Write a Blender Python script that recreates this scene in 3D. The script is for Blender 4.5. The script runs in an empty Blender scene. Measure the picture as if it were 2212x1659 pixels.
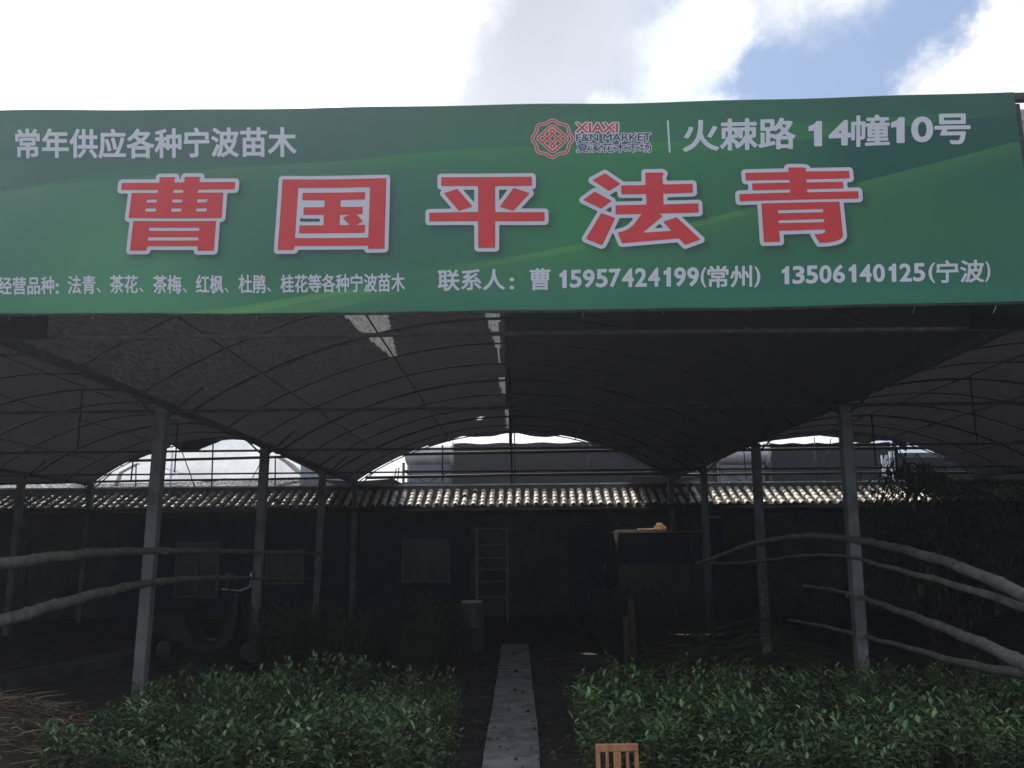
import bpy, math, random
import numpy as np
from mathutils import Vector, Matrix, noise
random.seed(7); RG = np.random.default_rng(7)
R = math.radians
S = bpy.context.scene
COL = S.collection

# ------------------------------------------------------------------ camera
F, CX, CY = 1805.0, 1106.0, 829.5            # focal length / centre in units of a 2212 px wide picture
PITCH, YAW, ROLL = R(10.6), R(0.38), R(-0.5)
cam = bpy.data.cameras.new('camera'); camo = bpy.data.objects.new('camera', cam); COL.objects.link(camo)
CAMR = (Matrix.Rotation(YAW, 3, 'Z') @ Matrix.Rotation(R(90) + PITCH, 3, 'X') @ Matrix.Rotation(ROLL, 3, 'Z'))
CAMP = Vector((0, 0, 1.6))
camo.matrix_world = Matrix.Translation(CAMP) @ CAMR.to_4x4()
cam.sensor_width = 36; cam.lens = 36 * F / 2212; cam.clip_end = 2000; cam.clip_start = 0.05
S.camera = camo

def ray(px, py): return CAMR @ Vector(((px - CX) / F, -(py - CY) / F, -1))
def at(px, py, Y):
    d = ray(px, py); return CAMP + d * (Y / d.y)

# ------------------------------------------------------------------ sun, sky, exposure
SUN_EL, SUN_AZ = R(45), R(-26)               # behind the building, to the left
sd = Vector((math.sin(SUN_AZ) * math.cos(SUN_EL), math.cos(SUN_AZ) * math.cos(SUN_EL), math.sin(SUN_EL)))
sl = bpy.data.lights.new('sun', 'SUN'); sl.energy = 5.0; sl.angle = R(0.5); sl.color = (1, 0.95, 0.86)
so = bpy.data.objects.new('sun', sl); COL.objects.link(so); so.rotation_euler = sd.to_track_quat('Z', 'Y').to_euler(); so.location = (0, 0, 30)
W = bpy.data.worlds.new('World'); S.world = W; W.use_nodes = True
nt = W.node_tree; N, L = nt.nodes, nt.links
for n in list(N): N.remove(n)
def nd(t, **k):
    n = N.new(t)
    for a, b in k.items(): setattr(n, a, b)
    return n
def mth(op, a, b=None, clamp=False):
    n = nd('ShaderNodeMath', operation=op); n.use_clamp = clamp
    for i, v in enumerate((a, b)):
        if v is None: continue
        if isinstance(v, (int, float)): n.inputs[i].default_value = v
        else: L.new(v, n.inputs[i])
    return n.outputs[0]
out = nd('ShaderNodeOutputWorld'); bg = nd('ShaderNodeBackground'); L.new(bg.outputs[0], out.inputs[0])
sky = nd('ShaderNodeTexSky', sky_type='NISHITA'); sky.sun_disc = False; sky.sun_elevation = SUN_EL; sky.sun_rotation = SUN_AZ
SKYS = 0.12
bg.inputs[1].default_value = SKYS
tc = nd('ShaderNodeTexCoord'); gen = tc.outputs['Generated']
def wnoise(scale, detail=6, rough=0.6):
    n = nd('ShaderNodeTexNoise'); n.inputs['Scale'].default_value = scale; n.inputs['Detail'].default_value = detail
    n.inputs['Roughness'].default_value = rough; L.new(gen, n.inputs['Vector']); return n
nz = wnoise(9, 9, 0.66); nz2 = wnoise(2.2, 5, 0.55)
def sub05(o, amp):
    v = nd('ShaderNodeVectorMath', operation='SUBTRACT'); L.new(o, v.inputs[0]); v.inputs[1].default_value = (.5, .5, .5)
    s = nd('ShaderNodeVectorMath', operation='SCALE'); L.new(v.outputs[0], s.inputs[0]); s.inputs['Scale'].default_value = amp; return s.outputs[0]
va = nd('ShaderNodeVectorMath', operation='ADD'); L.new(gen, va.inputs[0]); L.new(sub05(nz.outputs['Color'], 0.13), va.inputs[1])
warp = va.outputs[0]
def blob(px, py, r, soft, ex=None, ey=None):
    """1 inside a cap around the direction seen at (px, py), 0 outside; its edge passes through (ex, ey)"""
    c = ray(px, py).normalized(); sy = 1.0
    if ex is not None: r = (ray(ex, ey).normalized() - c).length
    v = nd('ShaderNodeVectorMath', operation='SUBTRACT'); L.new(warp, v.inputs[0]); v.inputs[1].default_value = c
    if sy != 1.0:
        m = nd('ShaderNodeVectorMath', operation='MULTIPLY'); L.new(v.outputs[0], m.inputs[0]); m.inputs[1].default_value = (1, 1, sy); v = m
    l = nd('ShaderNodeVectorMath', operation='LENGTH'); L.new(v.outputs[0], l.inputs[0])
    mr = nd('ShaderNodeMapRange', interpolation_type='SMOOTHSTEP'); L.new(l.outputs['Value'], mr.inputs[0])
    mr.inputs[1].default_value = r - soft; mr.inputs[2].default_value = r + soft; mr.inputs[3].default_value = 1; mr.inputs[4].default_value = 0
    return mr.outputs[0]
def wmix(fac, a, b):
    n = nd('ShaderNodeMix', data_type='RGBA'); L.new(fac, n.inputs[0])
    for i, v in ((6, a), (7, b)):
        if isinstance(v, tuple): n.inputs[i].default_value = (*[c / SKYS for c in v], 1)
        else: L.new(v, n.inputs[i])
    return n.outputs[2]
mr = nd('ShaderNodeMapRange', interpolation_type='SMOOTHSTEP'); L.new(nz2.outputs['Fac'], mr.inputs[0])
mr.inputs[1].default_value = .42; mr.inputs[2].default_value = .62
front = blob(1100, 80, .75, .12)                       # the part of the sky in the picture has its own clouds
gen_cloud = mth('MULTIPLY', mr.outputs[0], mth('SUBTRACT', 1.0, front))
base = nd('ShaderNodeMix', data_type='RGBA', blend_type='MIX'); base.inputs[0].default_value = .6
L.new(sky.outputs[0], base.inputs[6]); base.inputs[7].default_value = (.42 / SKYS, .57 / SKYS, .86 / SKYS, 1)
c = base.outputs[2]
c = wmix(gen_cloud, c, (.95, .97, 1.0))
c = wmix(blob(960, 130, 0, .07, 1200, 130), c, (.82, .88, .96))
c = wmix(blob(1190, 30, 0, .09, 1440, 30), c, (.76, .80, .88))
c = wmix(blob(1120, -30, 0, .07, 1290, -30), c, (.62, .66, .75))
c = wmix(blob(1545, 60, 0, .020, 1650, 60), c, (1.15, 1.17, 1.2))
c = wmix(blob(1450, 130, 0, .030, 1540, 130), c, (1.0, 1.05, 1.08))
c = wmix(blob(1300, 270, 0, .016, 1300, 195), c, (1.1, 1.13, 1.16))
c = wmix(blob(1540, 300, 0, .016, 1540, 180), c, (1.1, 1.13, 1.16))
c = wmix(blob(1400, 290, 0, .02, 1400, 185), c, (1.05, 1.08, 1.12))
c = wmix(blob(1790, -90, 0, .03, 1790, 62), c, (1.0, 1.03, 1.08))
c = wmix(blob(1690, -30, 0, .03, 1690, 40), c, (.92, .96, 1.02))
c = wmix(blob(2190, 270, 0, .018, 1955, 195), c, (1.15, 1.15, 1.17))
c = wmix(blob(2290, 120, 0, .018, 2075, 95), c, (1.1, 1.1, 1.14))
c = wmix(blob(1960, 150, 0, .016, 1990, 150), c, (.9, .95, 1.02))
c = wmix(blob(300, -200, 0, .08, 940, 90), c, (2.1, 2.1, 2.1))
c = wmix(blob(300, 1100, 0, .05, 300, 500), c, (1.25, 1.27, 1.3))
c = wmix(blob(1300, 1150, 0, .05, 1300, 600), c, (1.25, 1.27, 1.3))
L.new(c, bg.inputs[0])
S.view_settings.view_transform = 'Standard'; S.view_settings.look = 'None'
S.view_settings.exposure = 0; S.view_settings.gamma = 1
S.cycles.use_denoising = True
try: S.cycles.denoiser = 'OPENIMAGEDENOISE'
except Exception: pass
S.cycles.max_bounces = 6; S.cycles.transparent_max_bounces = 8; S.cycles.sample_clamp_indirect = 6

# ------------------------------------------------------------------ materials
MATS = {}
def mat(name, col, rough=0.8, var=0.25, scale=6.0, col2=None, bump=0.0, metal=0.0, attr=None, transl=0.0, spec=0.3, stretch=None, bscale=None, objrand=0.0, holes=None):
    m = bpy.data.materials.new(name); m.use_nodes = True; t = m.node_tree; n = t.nodes; l = t.links
    b = n['Principled BSDF']; b.inputs['Roughness'].default_value = rough; b.inputs['Metallic'].default_value = metal
    b.inputs['Specular IOR Level'].default_value = spec
    tcn = n.new('ShaderNodeTexCoord'); mp = n.new('ShaderNodeMapping'); l.new(tcn.outputs['Object'], mp.inputs[0])
    if stretch: mp.inputs['Scale'].default_value = stretch
    no = n.new('ShaderNodeTexNoise'); no.inputs['Scale'].default_value = scale; no.inputs['Detail'].default_value = 7; no.inputs['Roughness'].default_value = .65
    l.new(mp.outputs[0], no.inputs['Vector'])
    rp = n.new('ShaderNodeValToRGB'); l.new(no.outputs['Fac'], rp.inputs[0])
    c2 = col2 or tuple(v * (1 - var) for v in col)
    rp.color_ramp.elements[0].position = .36; rp.color_ramp.elements[1].position = .64
    rp.color_ramp.elements[0].color = (*c2, 1); rp.color_ramp.elements[1].color = (*tuple(min(1, v * (1 + var * .6)) for v in col), 1)
    cout = rp.outputs[0]
    if attr:
        at_ = n.new('ShaderNodeAttribute'); at_.attribute_name = attr
        mx = n.new('ShaderNodeMix'); mx.data_type = 'RGBA'; mx.blend_type = 'MULTIPLY'; mx.inputs[0].default_value = 1
        l.new(cout, mx.inputs[6]); l.new(at_.outputs['Color'], mx.inputs[7]); cout = mx.outputs[2]
    if objrand:
        oi = n.new('ShaderNodeObjectInfo'); hs = n.new('ShaderNodeHueSaturation'); mrr = n.new('ShaderNodeMapRange')
        l.new(oi.outputs['Random'], mrr.inputs[0]); mrr.inputs[3].default_value = 1 - objrand; mrr.inputs[4].default_value = 1 + objrand
        l.new(mrr.outputs[0], hs.inputs['Value']); l.new(cout, hs.inputs['Color']); cout = hs.outputs[0]
    l.new(cout, b.inputs['Base Color'])
    if bump:
        bn = n.new('ShaderNodeTexNoise'); bn.inputs['Scale'].default_value = bscale or scale * 5; bn.inputs['Detail'].default_value = 5; l.new(mp.outputs[0], bn.inputs['Vector'])
        bp = n.new('ShaderNodeBump'); bp.inputs['Strength'].default_value = bump; bp.inputs['Distance'].default_value = .02
        l.new(bn.outputs['Fac'], bp.inputs['Height']); l.new(bp.outputs[0], b.inputs['Normal'])
    o = n['Material Output']; last = b.outputs[0]
    if transl:
        tr = n.new('ShaderNodeBsdfTranslucent'); l.new(cout, tr.inputs[0]); ms = n.new('ShaderNodeMixShader'); ms.inputs[0].default_value = transl
        l.new(last, ms.inputs[1]); l.new(tr.outputs[0], ms.inputs[2]); last = ms.outputs[0]
    if holes:                                   # holes = (scale, threshold): fine open weave
        hn = n.new('ShaderNodeTexNoise'); hn.inputs['Scale'].default_value = holes[0]; hn.inputs['Detail'].default_value = 3; l.new(mp.outputs[0], hn.inputs['Vector'])
        gt = n.new('ShaderNodeMath'); gt.operation = 'GREATER_THAN'; l.new(hn.outputs['Fac'], gt.inputs[0]); gt.inputs[1].default_value = holes[1]
        tp = n.new('ShaderNodeBsdfTransparent'); ms = n.new('ShaderNodeMixShader'); l.new(gt.outputs[0], ms.inputs[0])
        l.new(last, ms.inputs[1]); l.new(tp.outputs[0], ms.inputs[2]); last = ms.outputs[0]
    l.new(last, o.inputs[0]); MATS[name] = m; return m
def srgb(r, g, b): return tuple((v / 255 / 12.92) if v <= 10 else (((v / 255) + .055) / 1.055) ** 2.4 for v in (r, g, b))

M_soil = mat('dark soil', (.075, .066, .058), .95, .45, 3, bump=.6)
M_pave = mat('dusty road', (.15, .14, .13), .9, .25, 1.5, bump=.2)
M_conc = mat('rough concrete', (.25, .255, .255), .9, .35, 4, bump=.4, bscale=60)
M_slab = mat('worn concrete slab', (.36, .35, .35), .92, .4, 5, bump=.4, bscale=50)
M_steel = mat('dull steel tube', (.08, .078, .075), .7, .5, 12, spec=.2)
M_tube = mat('dull galvanised hoop', (.10, .098, .095), .7, .4, 12, spec=.2)
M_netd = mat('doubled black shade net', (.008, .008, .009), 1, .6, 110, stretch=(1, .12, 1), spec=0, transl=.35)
M_steelp = mat('pale galvanised tube', (.26, .27, .28), .45, .3, 14, metal=.5)
M_net = mat('black shade net', (.018, .0175, .018), 1, .97, 75, stretch=(1, .10, 1), spec=0, transl=.55)
M_netthin = mat('thin shade net', (.12, .12, .115), 1, .55, 60, stretch=(1, .10, 1), spec=0, transl=.75)
M_flap = mat('frayed shade net', (.16, .16, .155), 1, .6, 30, stretch=(1.5, 1, .12), spec=0, transl=.6, holes=(90, .62))
M_lace = mat('open dimming net', (.06, .06, .058), 1, .5, 30, spec=0, transl=.5, holes=(22, .54))  # holes let part of the sun through to dim the left tiles
M_bamboo = mat('weathered bamboo', (.23, .215, .19), .6, .4, 9, bump=.35, spec=.4)
M_blue = mat('blue painted boards', (.030, .042, .12), .75, .35, 2.5, stretch=(5, 1, .4))
M_blue2 = mat('deep blue sheet metal', (.028, .042, .115), .6, .3, 3)
M_grey = mat('grey rendered wall', (.12, .115, .112), .9, .45, 2, bump=.3)
M_frame = mat('faded white window frame', (.22, .22, .21), .7, .3, 9)
M_glass = mat('dark window glass', (.02, .022, .025), .25, .2, 2, spec=.6)
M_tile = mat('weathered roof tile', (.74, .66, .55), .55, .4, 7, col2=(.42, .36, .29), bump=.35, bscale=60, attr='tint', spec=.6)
M_pan = mat('shade darkened channel tile', (.10, .09, .075), .95, .5, 7, bump=.5)  # dark base colour carries the shade in the channels
M_cap = mat('dark ridge course', (.10, .095, .09), .9, .4, 6, bump=.4)
M_white = mat('white painted edge', (.7, .7, .7), .5, .1, 5)
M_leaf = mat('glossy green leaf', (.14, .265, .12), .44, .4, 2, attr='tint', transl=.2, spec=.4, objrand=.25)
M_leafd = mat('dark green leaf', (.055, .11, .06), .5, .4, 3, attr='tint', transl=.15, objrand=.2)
M_stem = mat('green brown stem', (.10, .085, .05), .85, .4, 10)
M_bark = mat('dark bark', (.09, .07, .055), .95, .4, 12, bump=.6)
M_straw = mat('dry stalk', (.25, .20, .155), .9, .45, 6, attr='tint')
M_wood = mat('varnished orange wood', (.58, .27, .13), .5, .35, 5, stretch=(6, 6, .8), bump=.15, spec=.4)
M_black = mat('black plastic', (.02, .02, .024), .55, .2, 5, spec=.3)
M_rubber = mat('black rubber', (.02, .02, .02), .85, .2, 9)
M_chrome = mat('bright metal', (.6, .6, .62), .25, .1, 9, metal=.9)
M_plast = mat('milky plastic sheet', (.82, .85, .89), .45, .16, 1.2, bump=.9, bscale=2.2, transl=.62, spec=.4)
M_clear = mat('clear plastic roof sheet', (.8, .82, .85), .4, .1, 2, transl=.7, spec=.3, holes=(40, .36))
M_beige = mat('dusty plastic sheet', (.52, .46, .39), .6, .3, 2, bump=.6, bscale=4, transl=.55)
M_barrel = mat('white steel roof sheet', (.62, .63, .64), .5, .25, 2)
M_corr = mat('corrugated steel sheet', (.58, .62, .68), .45, .2, 3, metal=.2)
M_dark = mat('dark blue black netting', (.008, .010, .018), .95, .4, 25, spec=.02, transl=.1)
M_white2 = mat('white plastic', (.6, .6, .6), .4, .15, 4, spec=.5, transl=.15)
M_paper = mat('crumpled pale paper', (.75, .62, .47), .85, .35, 9, transl=.6)
M_drape = mat('draped milky plastic', (.8, .76, .66), .5, .2, 6, transl=.8)
M_string = mat('pale cord', (.4, .39, .36), .9, .2, 20)
M_print = mat('pale printed vinyl', (.74, .76, .80), .75, .03, 3, spec=.08)
M_red = mat('red printed vinyl', srgb(230, 80, 82), .75, .04, 3, spec=.08)
M_orange = mat('orange red printed vinyl', srgb(228, 84, 66), .75, .04, 3, spec=.08)
M_purple = mat('deep purple printed vinyl', (.075, .045, .17), .75, .04, 3, spec=.08)

# ------------------------------------------------------------------ mesh helpers
class MB:
    def __init__(s): s.v = []; s.f = []; s.c = []; s.tint = (1, 1, 1)
    def add(s, vs, fs):
        o = len(s.v); s.v += [tuple(v) for v in vs]; s.f += [tuple(i + o for i in f) for f in fs]; s.c += [s.tint] * len(vs)
    def box(s, x0, x1, y0, y1, z0, z1, rot=0, c=None, bev=0):
        vs = [Vector((x, y, z)) for x in (x0, x1) for y in (y0, y1) for z in (z0, z1)]
        if rot:
            c = Vector(c or ((x0 + x1) / 2, (y0 + y1) / 2, 0)); m = Matrix.Rotation(rot, 3, 'Z'); vs = [c + m @ (v - c) for v in vs]
        s.add(vs, [(0, 1, 3, 2), (4, 6, 7, 5), (0, 4, 5, 1), (2, 3, 7, 6), (0, 2, 6, 4), (1, 5, 7, 3)])
    def tube(s, pts, r, n=8, cap=True):
        pts = [Vector(p) for p in pts]; rs = r if isinstance(r, (list, tuple)) else [r] * len(pts)
        vs = []; prev = None
        for i, p in enumerate(pts):
            d = (pts[min(i + 1, len(pts) - 1)] - pts[max(i - 1, 0)]).normalized()
            a = prev if prev is not None else (Vector((0, 0, 1)) if abs(d.z) < .9 else Vector((1, 0, 0)))
            a = (a - d * a.dot(d)).normalized(); prev = a; b = d.cross(a)
            for k in range(n):
                t = 2 * math.pi * k / n; vs.append(p + (a * math.cos(t) + b * math.sin(t)) * rs[i])
        fs = []
        for i in range(len(pts) - 1):
            for k in range(n): fs.append((i * n + k, i * n + (k + 1) % n, (i + 1) * n + (k + 1) % n, (i + 1) * n + k))
        if cap: fs += [tuple(range(n))[::-1], tuple(range((len(pts) - 1) * n, len(pts) * n))]
        s.add(vs, fs)
    def bar(s, a, b, w, h=None):
        a, b = Vector(a), Vector(b); h = h or w; d = (b - a).normalized()
        up = Vector((0, 0, 1)) if abs(d.z) < .9 else Vector((0, 1, 0)); x = d.cross(up).normalized() * w / 2; y = x.cross(d).normalized() * h / 2
        s.add([a - x - y, a + x - y, a + x + y, a - x + y, b - x - y, b + x - y, b + x + y, b - x + y],
              [(0, 3, 2, 1), (4, 5, 6, 7), (0, 1, 5, 4), (1, 2, 6, 5), (2, 3, 7, 6), (3, 0, 4, 7)])
    def grid(s, P, thick=None):
        h, w = len(P), len(P[0])
        s.add([p for row in P for p in row], [(i * w + j, i * w + j + 1, (i + 1) * w + j + 1, (i + 1) * w + j) for i in range(h - 1) for j in range(w - 1)])
    def leaf(s, p, d, up, ln, wd, fold=.25, droop=.15):
        d = d.normalized(); x = d.cross(up)
        if x.length < 1e-3: x = d.cross(Vector((1, 0, 0)))
        x.normalize(); n = x.cross(d)
        m1 = p + d * ln * .35; m2 = p + d * ln * .7 - n * ln * droop * .4; t = p + d * ln - n * ln * droop
        e = n * wd * fold
        s.add([p, m1 + x * wd * .5 + e, m1, m1 - x * wd * .5 + e, m2 + x * wd * .42 + e * .8, m2, m2 - x * wd * .42 + e * .8, t],
              [(0, 2, 1), (0, 3, 2), (1, 2, 5, 4), (2, 3, 6, 5), (4, 5, 7), (5, 6, 7)])
    def build(s, name, m, parent=None, smooth=False, at_=None):
        me = bpy.data.meshes.new(name); me.from_pydata(s.v, [], s.f); me.materials.append(m)
        if any(c != (1, 1, 1) for c in s.c):
            a = me.color_attributes.new('tint', 'FLOAT_COLOR', 'POINT'); a.data.foreach_set('color', np.array([(*c, 1) for c in s.c], dtype=np.float32).ravel())
        elif m in (M_leaf, M_leafd, M_straw, M_tile):
            a = me.color_attributes.new('tint', 'FLOAT_COLOR', 'POINT'); a.data.foreach_set('color', np.ones(len(s.v) * 4, dtype=np.float32))
        if smooth: me.polygons.foreach_set('use_smooth', [True] * len(me.polygons))
        me.update(); o = bpy.data.objects.new(name, me); COL.objects.link(o)
        if parent: o.parent = parent; o.matrix_parent_inverse = parent.matrix_world.inverted() if False else Matrix.Identity(4)
        return o
def tag(o, label, cat, group=None, kind=None):
    o['label'] = label; o['category'] = cat
    if group: o['group'] = group
    if kind: o['kind'] = kind
    return o
def thing(name, label, cat, loc=(0, 0, 0), group=None, rz=0):
    o = bpy.data.objects.new(name, None); COL.objects.link(o); o.location = loc; o.rotation_euler = (0, 0, rz); o.empty_display_size = .1
    return tag(o, label, cat, group)
def copy_tree(o, parent=None):
    c_ = o.copy(); COL.objects.link(c_); c_.parent = parent
    for ch in list(o.children): copy_tree(ch, c_)
    return c_

# ------------------------------------------------------------------ ground
g = MB(); g.box(-150, 150, -150, 150, -.5, 0); o = g.build('ground', M_soil); o['kind'] = 'structure'
g = MB(); g.add([(-60, -60, .004), (60, -60, .004), (60, 3.9, .004), (-60, 3.9, .004)], [(0, 1, 2, 3)]); o = g.build('pavement', M_pave); o['kind'] = 'structure'
g = MB(); y = 3.9
while y < 12.9:                                # the slab path between the beds, each slab a raised block
    l_ = 1.35 + random.uniform(-.06, .06); a = random.uniform(-.006, .006)
    g.box(-.275 + random.uniform(-.008, .008), .135 + random.uniform(-.008, .008), y, y + l_ - .022, .0, .055 + random.uniform(-.006, .006), rot=a); y += l_
o = g.build('path', M_slab); o['kind'] = 'structure'

# added fence behind the viewer, out of view: cuts low sky light under the roof
op = thing('sky_block_fence', 'dark net fence on concrete posts added unseen behind the viewer to cut low sky light', 'fence')
g = MB(); g.grid([[(x, -6, z_) for x in np.linspace(-30, 30, 31)] for z_ in (0, 2.3)]); g.build('sky_block_panel', M_net, op)
for k in range(9):
    g = MB(); g.box(-28 + k * 7 - .06, -28 + k * 7 + .06, -5.98, -5.86, 0, 2.4); g.build('post', M_conc, op)

# ------------------------------------------------------------------ shade house (vaulted net roof on posts)
YF, YB = 5.62, 18.0
VAL = [(-16.5, -16.5), (-9.3, -9.2), (-3.72, -3.5), (3.5, 3.25), (9.95, 9.9), (17, 17)]    # valley x at front, back
RISE = [1.0, 1.0, 1.08, 1.03, 1.0]
def fy(Y): return (Y - YF) / (YB - YF)
def vx(i, Y): return VAL[i][0] + (VAL[i][1] - VAL[i][0]) * fy(Y)
def vz(Y): return 3.05 - .2 * fy(Y)
def vault(b, t, Y):                            # t 0..1 across bay b
    x = vx(b, Y) * (1 - t) + vx(b + 1, Y) * t
    return Vector((x, Y, vz(Y) + RISE[b] * (1 - (2 * t - 1) ** 2) ** .92))
sh = thing('shade_house', 'long vaulted shade house of black net on concrete posts behind the green banner', 'shade house')
# holes cut in the net along the sun rays to light set spots: (target on the ground or furniture, radius)
SPOTS = [(at(1262, 1388, 12.55), .09)] + [(at(x, 1147, 16.48), .13) for x in (1335, 1353, 1371, 1389, 1407)] + [(at(x, 1142, 16.74), .15) for x in (1392, 1425)]
def proj(p):
    q = CAMR.transposed() @ (p - CAMP); return CX + q.x / -q.z * F, CY - q.y / -q.z * F
def inpoly(x, y, P):
    r = False
    for (ax, ay), (bx, by) in zip(P, P[1:] + P[:1]):
        if (ay > y) != (by > y) and x < (bx - ax) * (y - ay) / (by - ay) + ax: r = not r
    return r
# places where a seam has opened and only one layer of net is left
WEDGES = [[(733, 672), (836, 672), (857, 768), (846, 772), (800, 735)], [(1046, 672), (1079, 672), (1080, 790), (1073, 755)], [(1076, 815), (1090, 815), (1094, 850), (1084, 850)], [(1091, 872), (1098, 872), (1104, 925), (1094, 925)]]
for b in range(5):
    NT, NY = (300, 420) if b == 2 else (44, 126)
    P = np.array([[vault(b, i / NT, YF + (YB - YF) * j / NY) for i in range(NT + 1)] for j in range(NY + 1)])
    for j in range(NY + 1):                    # the net sags between the arches
        ph = (j / NY * (YB - YF)) / 1.13 % 1
        P[j, :, 2] -= .035 * math.sin(math.pi * ph) * np.sin(np.linspace(0, math.pi, NT + 1)) - .0
        P[j, :, 2] += .008 * np.array([noise.noise(Vector((p[0] * 3, p[1] * 3, b))) for p in P[j]])
    m = MB(); th = MB(); dk = MB(); dk.v = [tuple(p) for row in P for p in row]; dk.c = [(1, 1, 1)] * len(dk.v); m.v = [tuple(p) for row in P for p in row]; m.c = [(1, 1, 1)] * len(m.v); th.v = list(m.v); th.c = list(m.c)
    for j in range(NY):
        for i in range(NT):
            c_ = Vector((P[j, i] + P[j + 1, i + 1]) / 2); hole = False
            for tg, r_ in SPOTS:
                w = c_ - tg; k = w.dot(sd)
                if k > 0 and (w - sd * k).length < r_: hole = True
            if hole: continue
            t_, Yc = (i + .5) / NT, c_.y
            thin = False
            if b == 2:
                thin = any(inpoly(*proj(c_), q) for q in WEDGES)
            if b == 1 and Yc > 17.2 and t_ > .2: thin = False
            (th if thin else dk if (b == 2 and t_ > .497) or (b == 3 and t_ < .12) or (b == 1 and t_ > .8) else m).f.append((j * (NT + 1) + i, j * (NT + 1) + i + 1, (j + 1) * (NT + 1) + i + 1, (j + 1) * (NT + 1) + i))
    m.build('net_roof', M_net, sh)
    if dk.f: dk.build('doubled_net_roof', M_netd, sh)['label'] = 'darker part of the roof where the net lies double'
    if th.f:
        q = th.build('thin_net_strip', M_netthin, sh); q['label'] = 'paler thin strip of net letting daylight through'
    for k in range(12):
        Y = YF + .03 + 1.13 * k if k < 11 else YB
        if k == 11: Y = YB
        a = MB(); a.tube([vault(b, i / 28, Y) - Vector((0, 0, .035)) for i in range(29)], .012 if k % 3 else .018, 6); a.build('arch', M_tube, sh, True)
    for t_ in (.12, .3, .5, .7, .88):
        a = MB(); a.tube([vault(b, t_, YF + (YB - YF) * j / 12) - Vector((0, 0, .055)) for j in range(13)], .010, 6); a.build('purlin', M_tube, sh, True)
    for Y in (YF + .05, 8.7, 12.1, 15.5):      # tie beam across each bay at the posts
        zb = vz(Y) - .03
        a = MB(); a.tube([(vx(b, Y), Y, zb), (vx(b + 1, Y), Y, zb)], .016, 6); a.build('tie_beam', M_tube, sh, True)
    for Y in (8.7, 12.1, 15.5):                # king posts from tie to apex
        a = MB(); p = vault(b, .5, Y); a.tube([(p.x, Y, vz(Y)), p], .014, 6); a.build('king_post', M_steel, sh, True)
for i in range(6):
    a = MB()
    a.grid([[(vx(i, Y) + dx, Y, vz(Y) + dz) for dx, dz in ((-.06, .035), (-.03, -.02), (.03, -.02), (.06, .035))] for Y in np.linspace(YF, YB, 5)])
    a.build('gutter', M_tube, sh)
    a = MB(); xg = vx(i, YB); wl, wr = ((3, .5), (3.4, 4.9), (.8, .8), (.75, .75), (.9, 3), (.5, .5))[i]
    a.grid([[(xg + (wl if dx < 0 else wr) * dx, Y, 2.875 + .05 * abs(dx)) for dx in (-1, -.5, 0, .5, 1)] for Y in np.linspace(YB, YB + 3.2, 4)])
    a.build('tile_shade_net', M_lace if i == 1 else M_net, sh)  # added sheet past the roof end, hidden from view, to shade the tiles
posts_px = {2: [(8.7, 352, 878, 306, 1432), (12.0, 573, 965, 552, 1330), (15.3, 697, 1032, 684, 1300)],
            3: [(8.9, 1822, 870, 1862, 1440), (12.2, 1632, 958, 1652, 1345), (15.4, 1520, 1028, 1531, 1290)]}
for i in range(6):
    for k, Y in enumerate((YF, 8.7, 12.1, 15.5, YB)):
        w = .058
        if i in posts_px and 1 <= k <= 3:
            Yp, xt, yt, xb, yb = posts_px[i][k - 1]; tp = at(xt, yt, Yp); bt = at(xb, yb, Yp)
            d = (bt - tp) / (tp.z - bt.z); bt = tp + d * (tp.z + .1); tp = Vector((tp.x, tp.y, vz(Yp) + .02))
        else: tp = Vector((vx(i, Y), Y, vz(Y) + .02)); bt = Vector((vx(i, Y), Y, -.1))
        a = MB(); a.add([bt + Vector((x, y, 0)) for x, y in ((-w, -w), (w, -w), (w, w), (-w, w))] + [tp + Vector((x, y, 0)) for x, y in ((-w, -w), (w, -w), (w, w), (-w, w))],
                        [(0, 3, 2, 1), (4, 5, 6, 7), (0, 1, 5, 4), (1, 2, 6, 5), (2, 3, 7, 6), (3, 0, 4, 7)])
        if i == 3 and k == 0: a.v = [(v_[0] + .3, v_[1], v_[2]) for v_ in a.v]
        po = a.build('post', M_conc, sh)
        md = po.modifiers.new('b', 'BEVEL'); md.width = .008; md.segments = 1
        a = MB()
        if k == 0: continue
        for s_ in (-1, 1): a.bar(tp + Vector((0, 0, -.16)), tp + Vector((s_ * .42, 0, .22)), .022)
        a.build('bracket', M_steel, sh)
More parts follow.
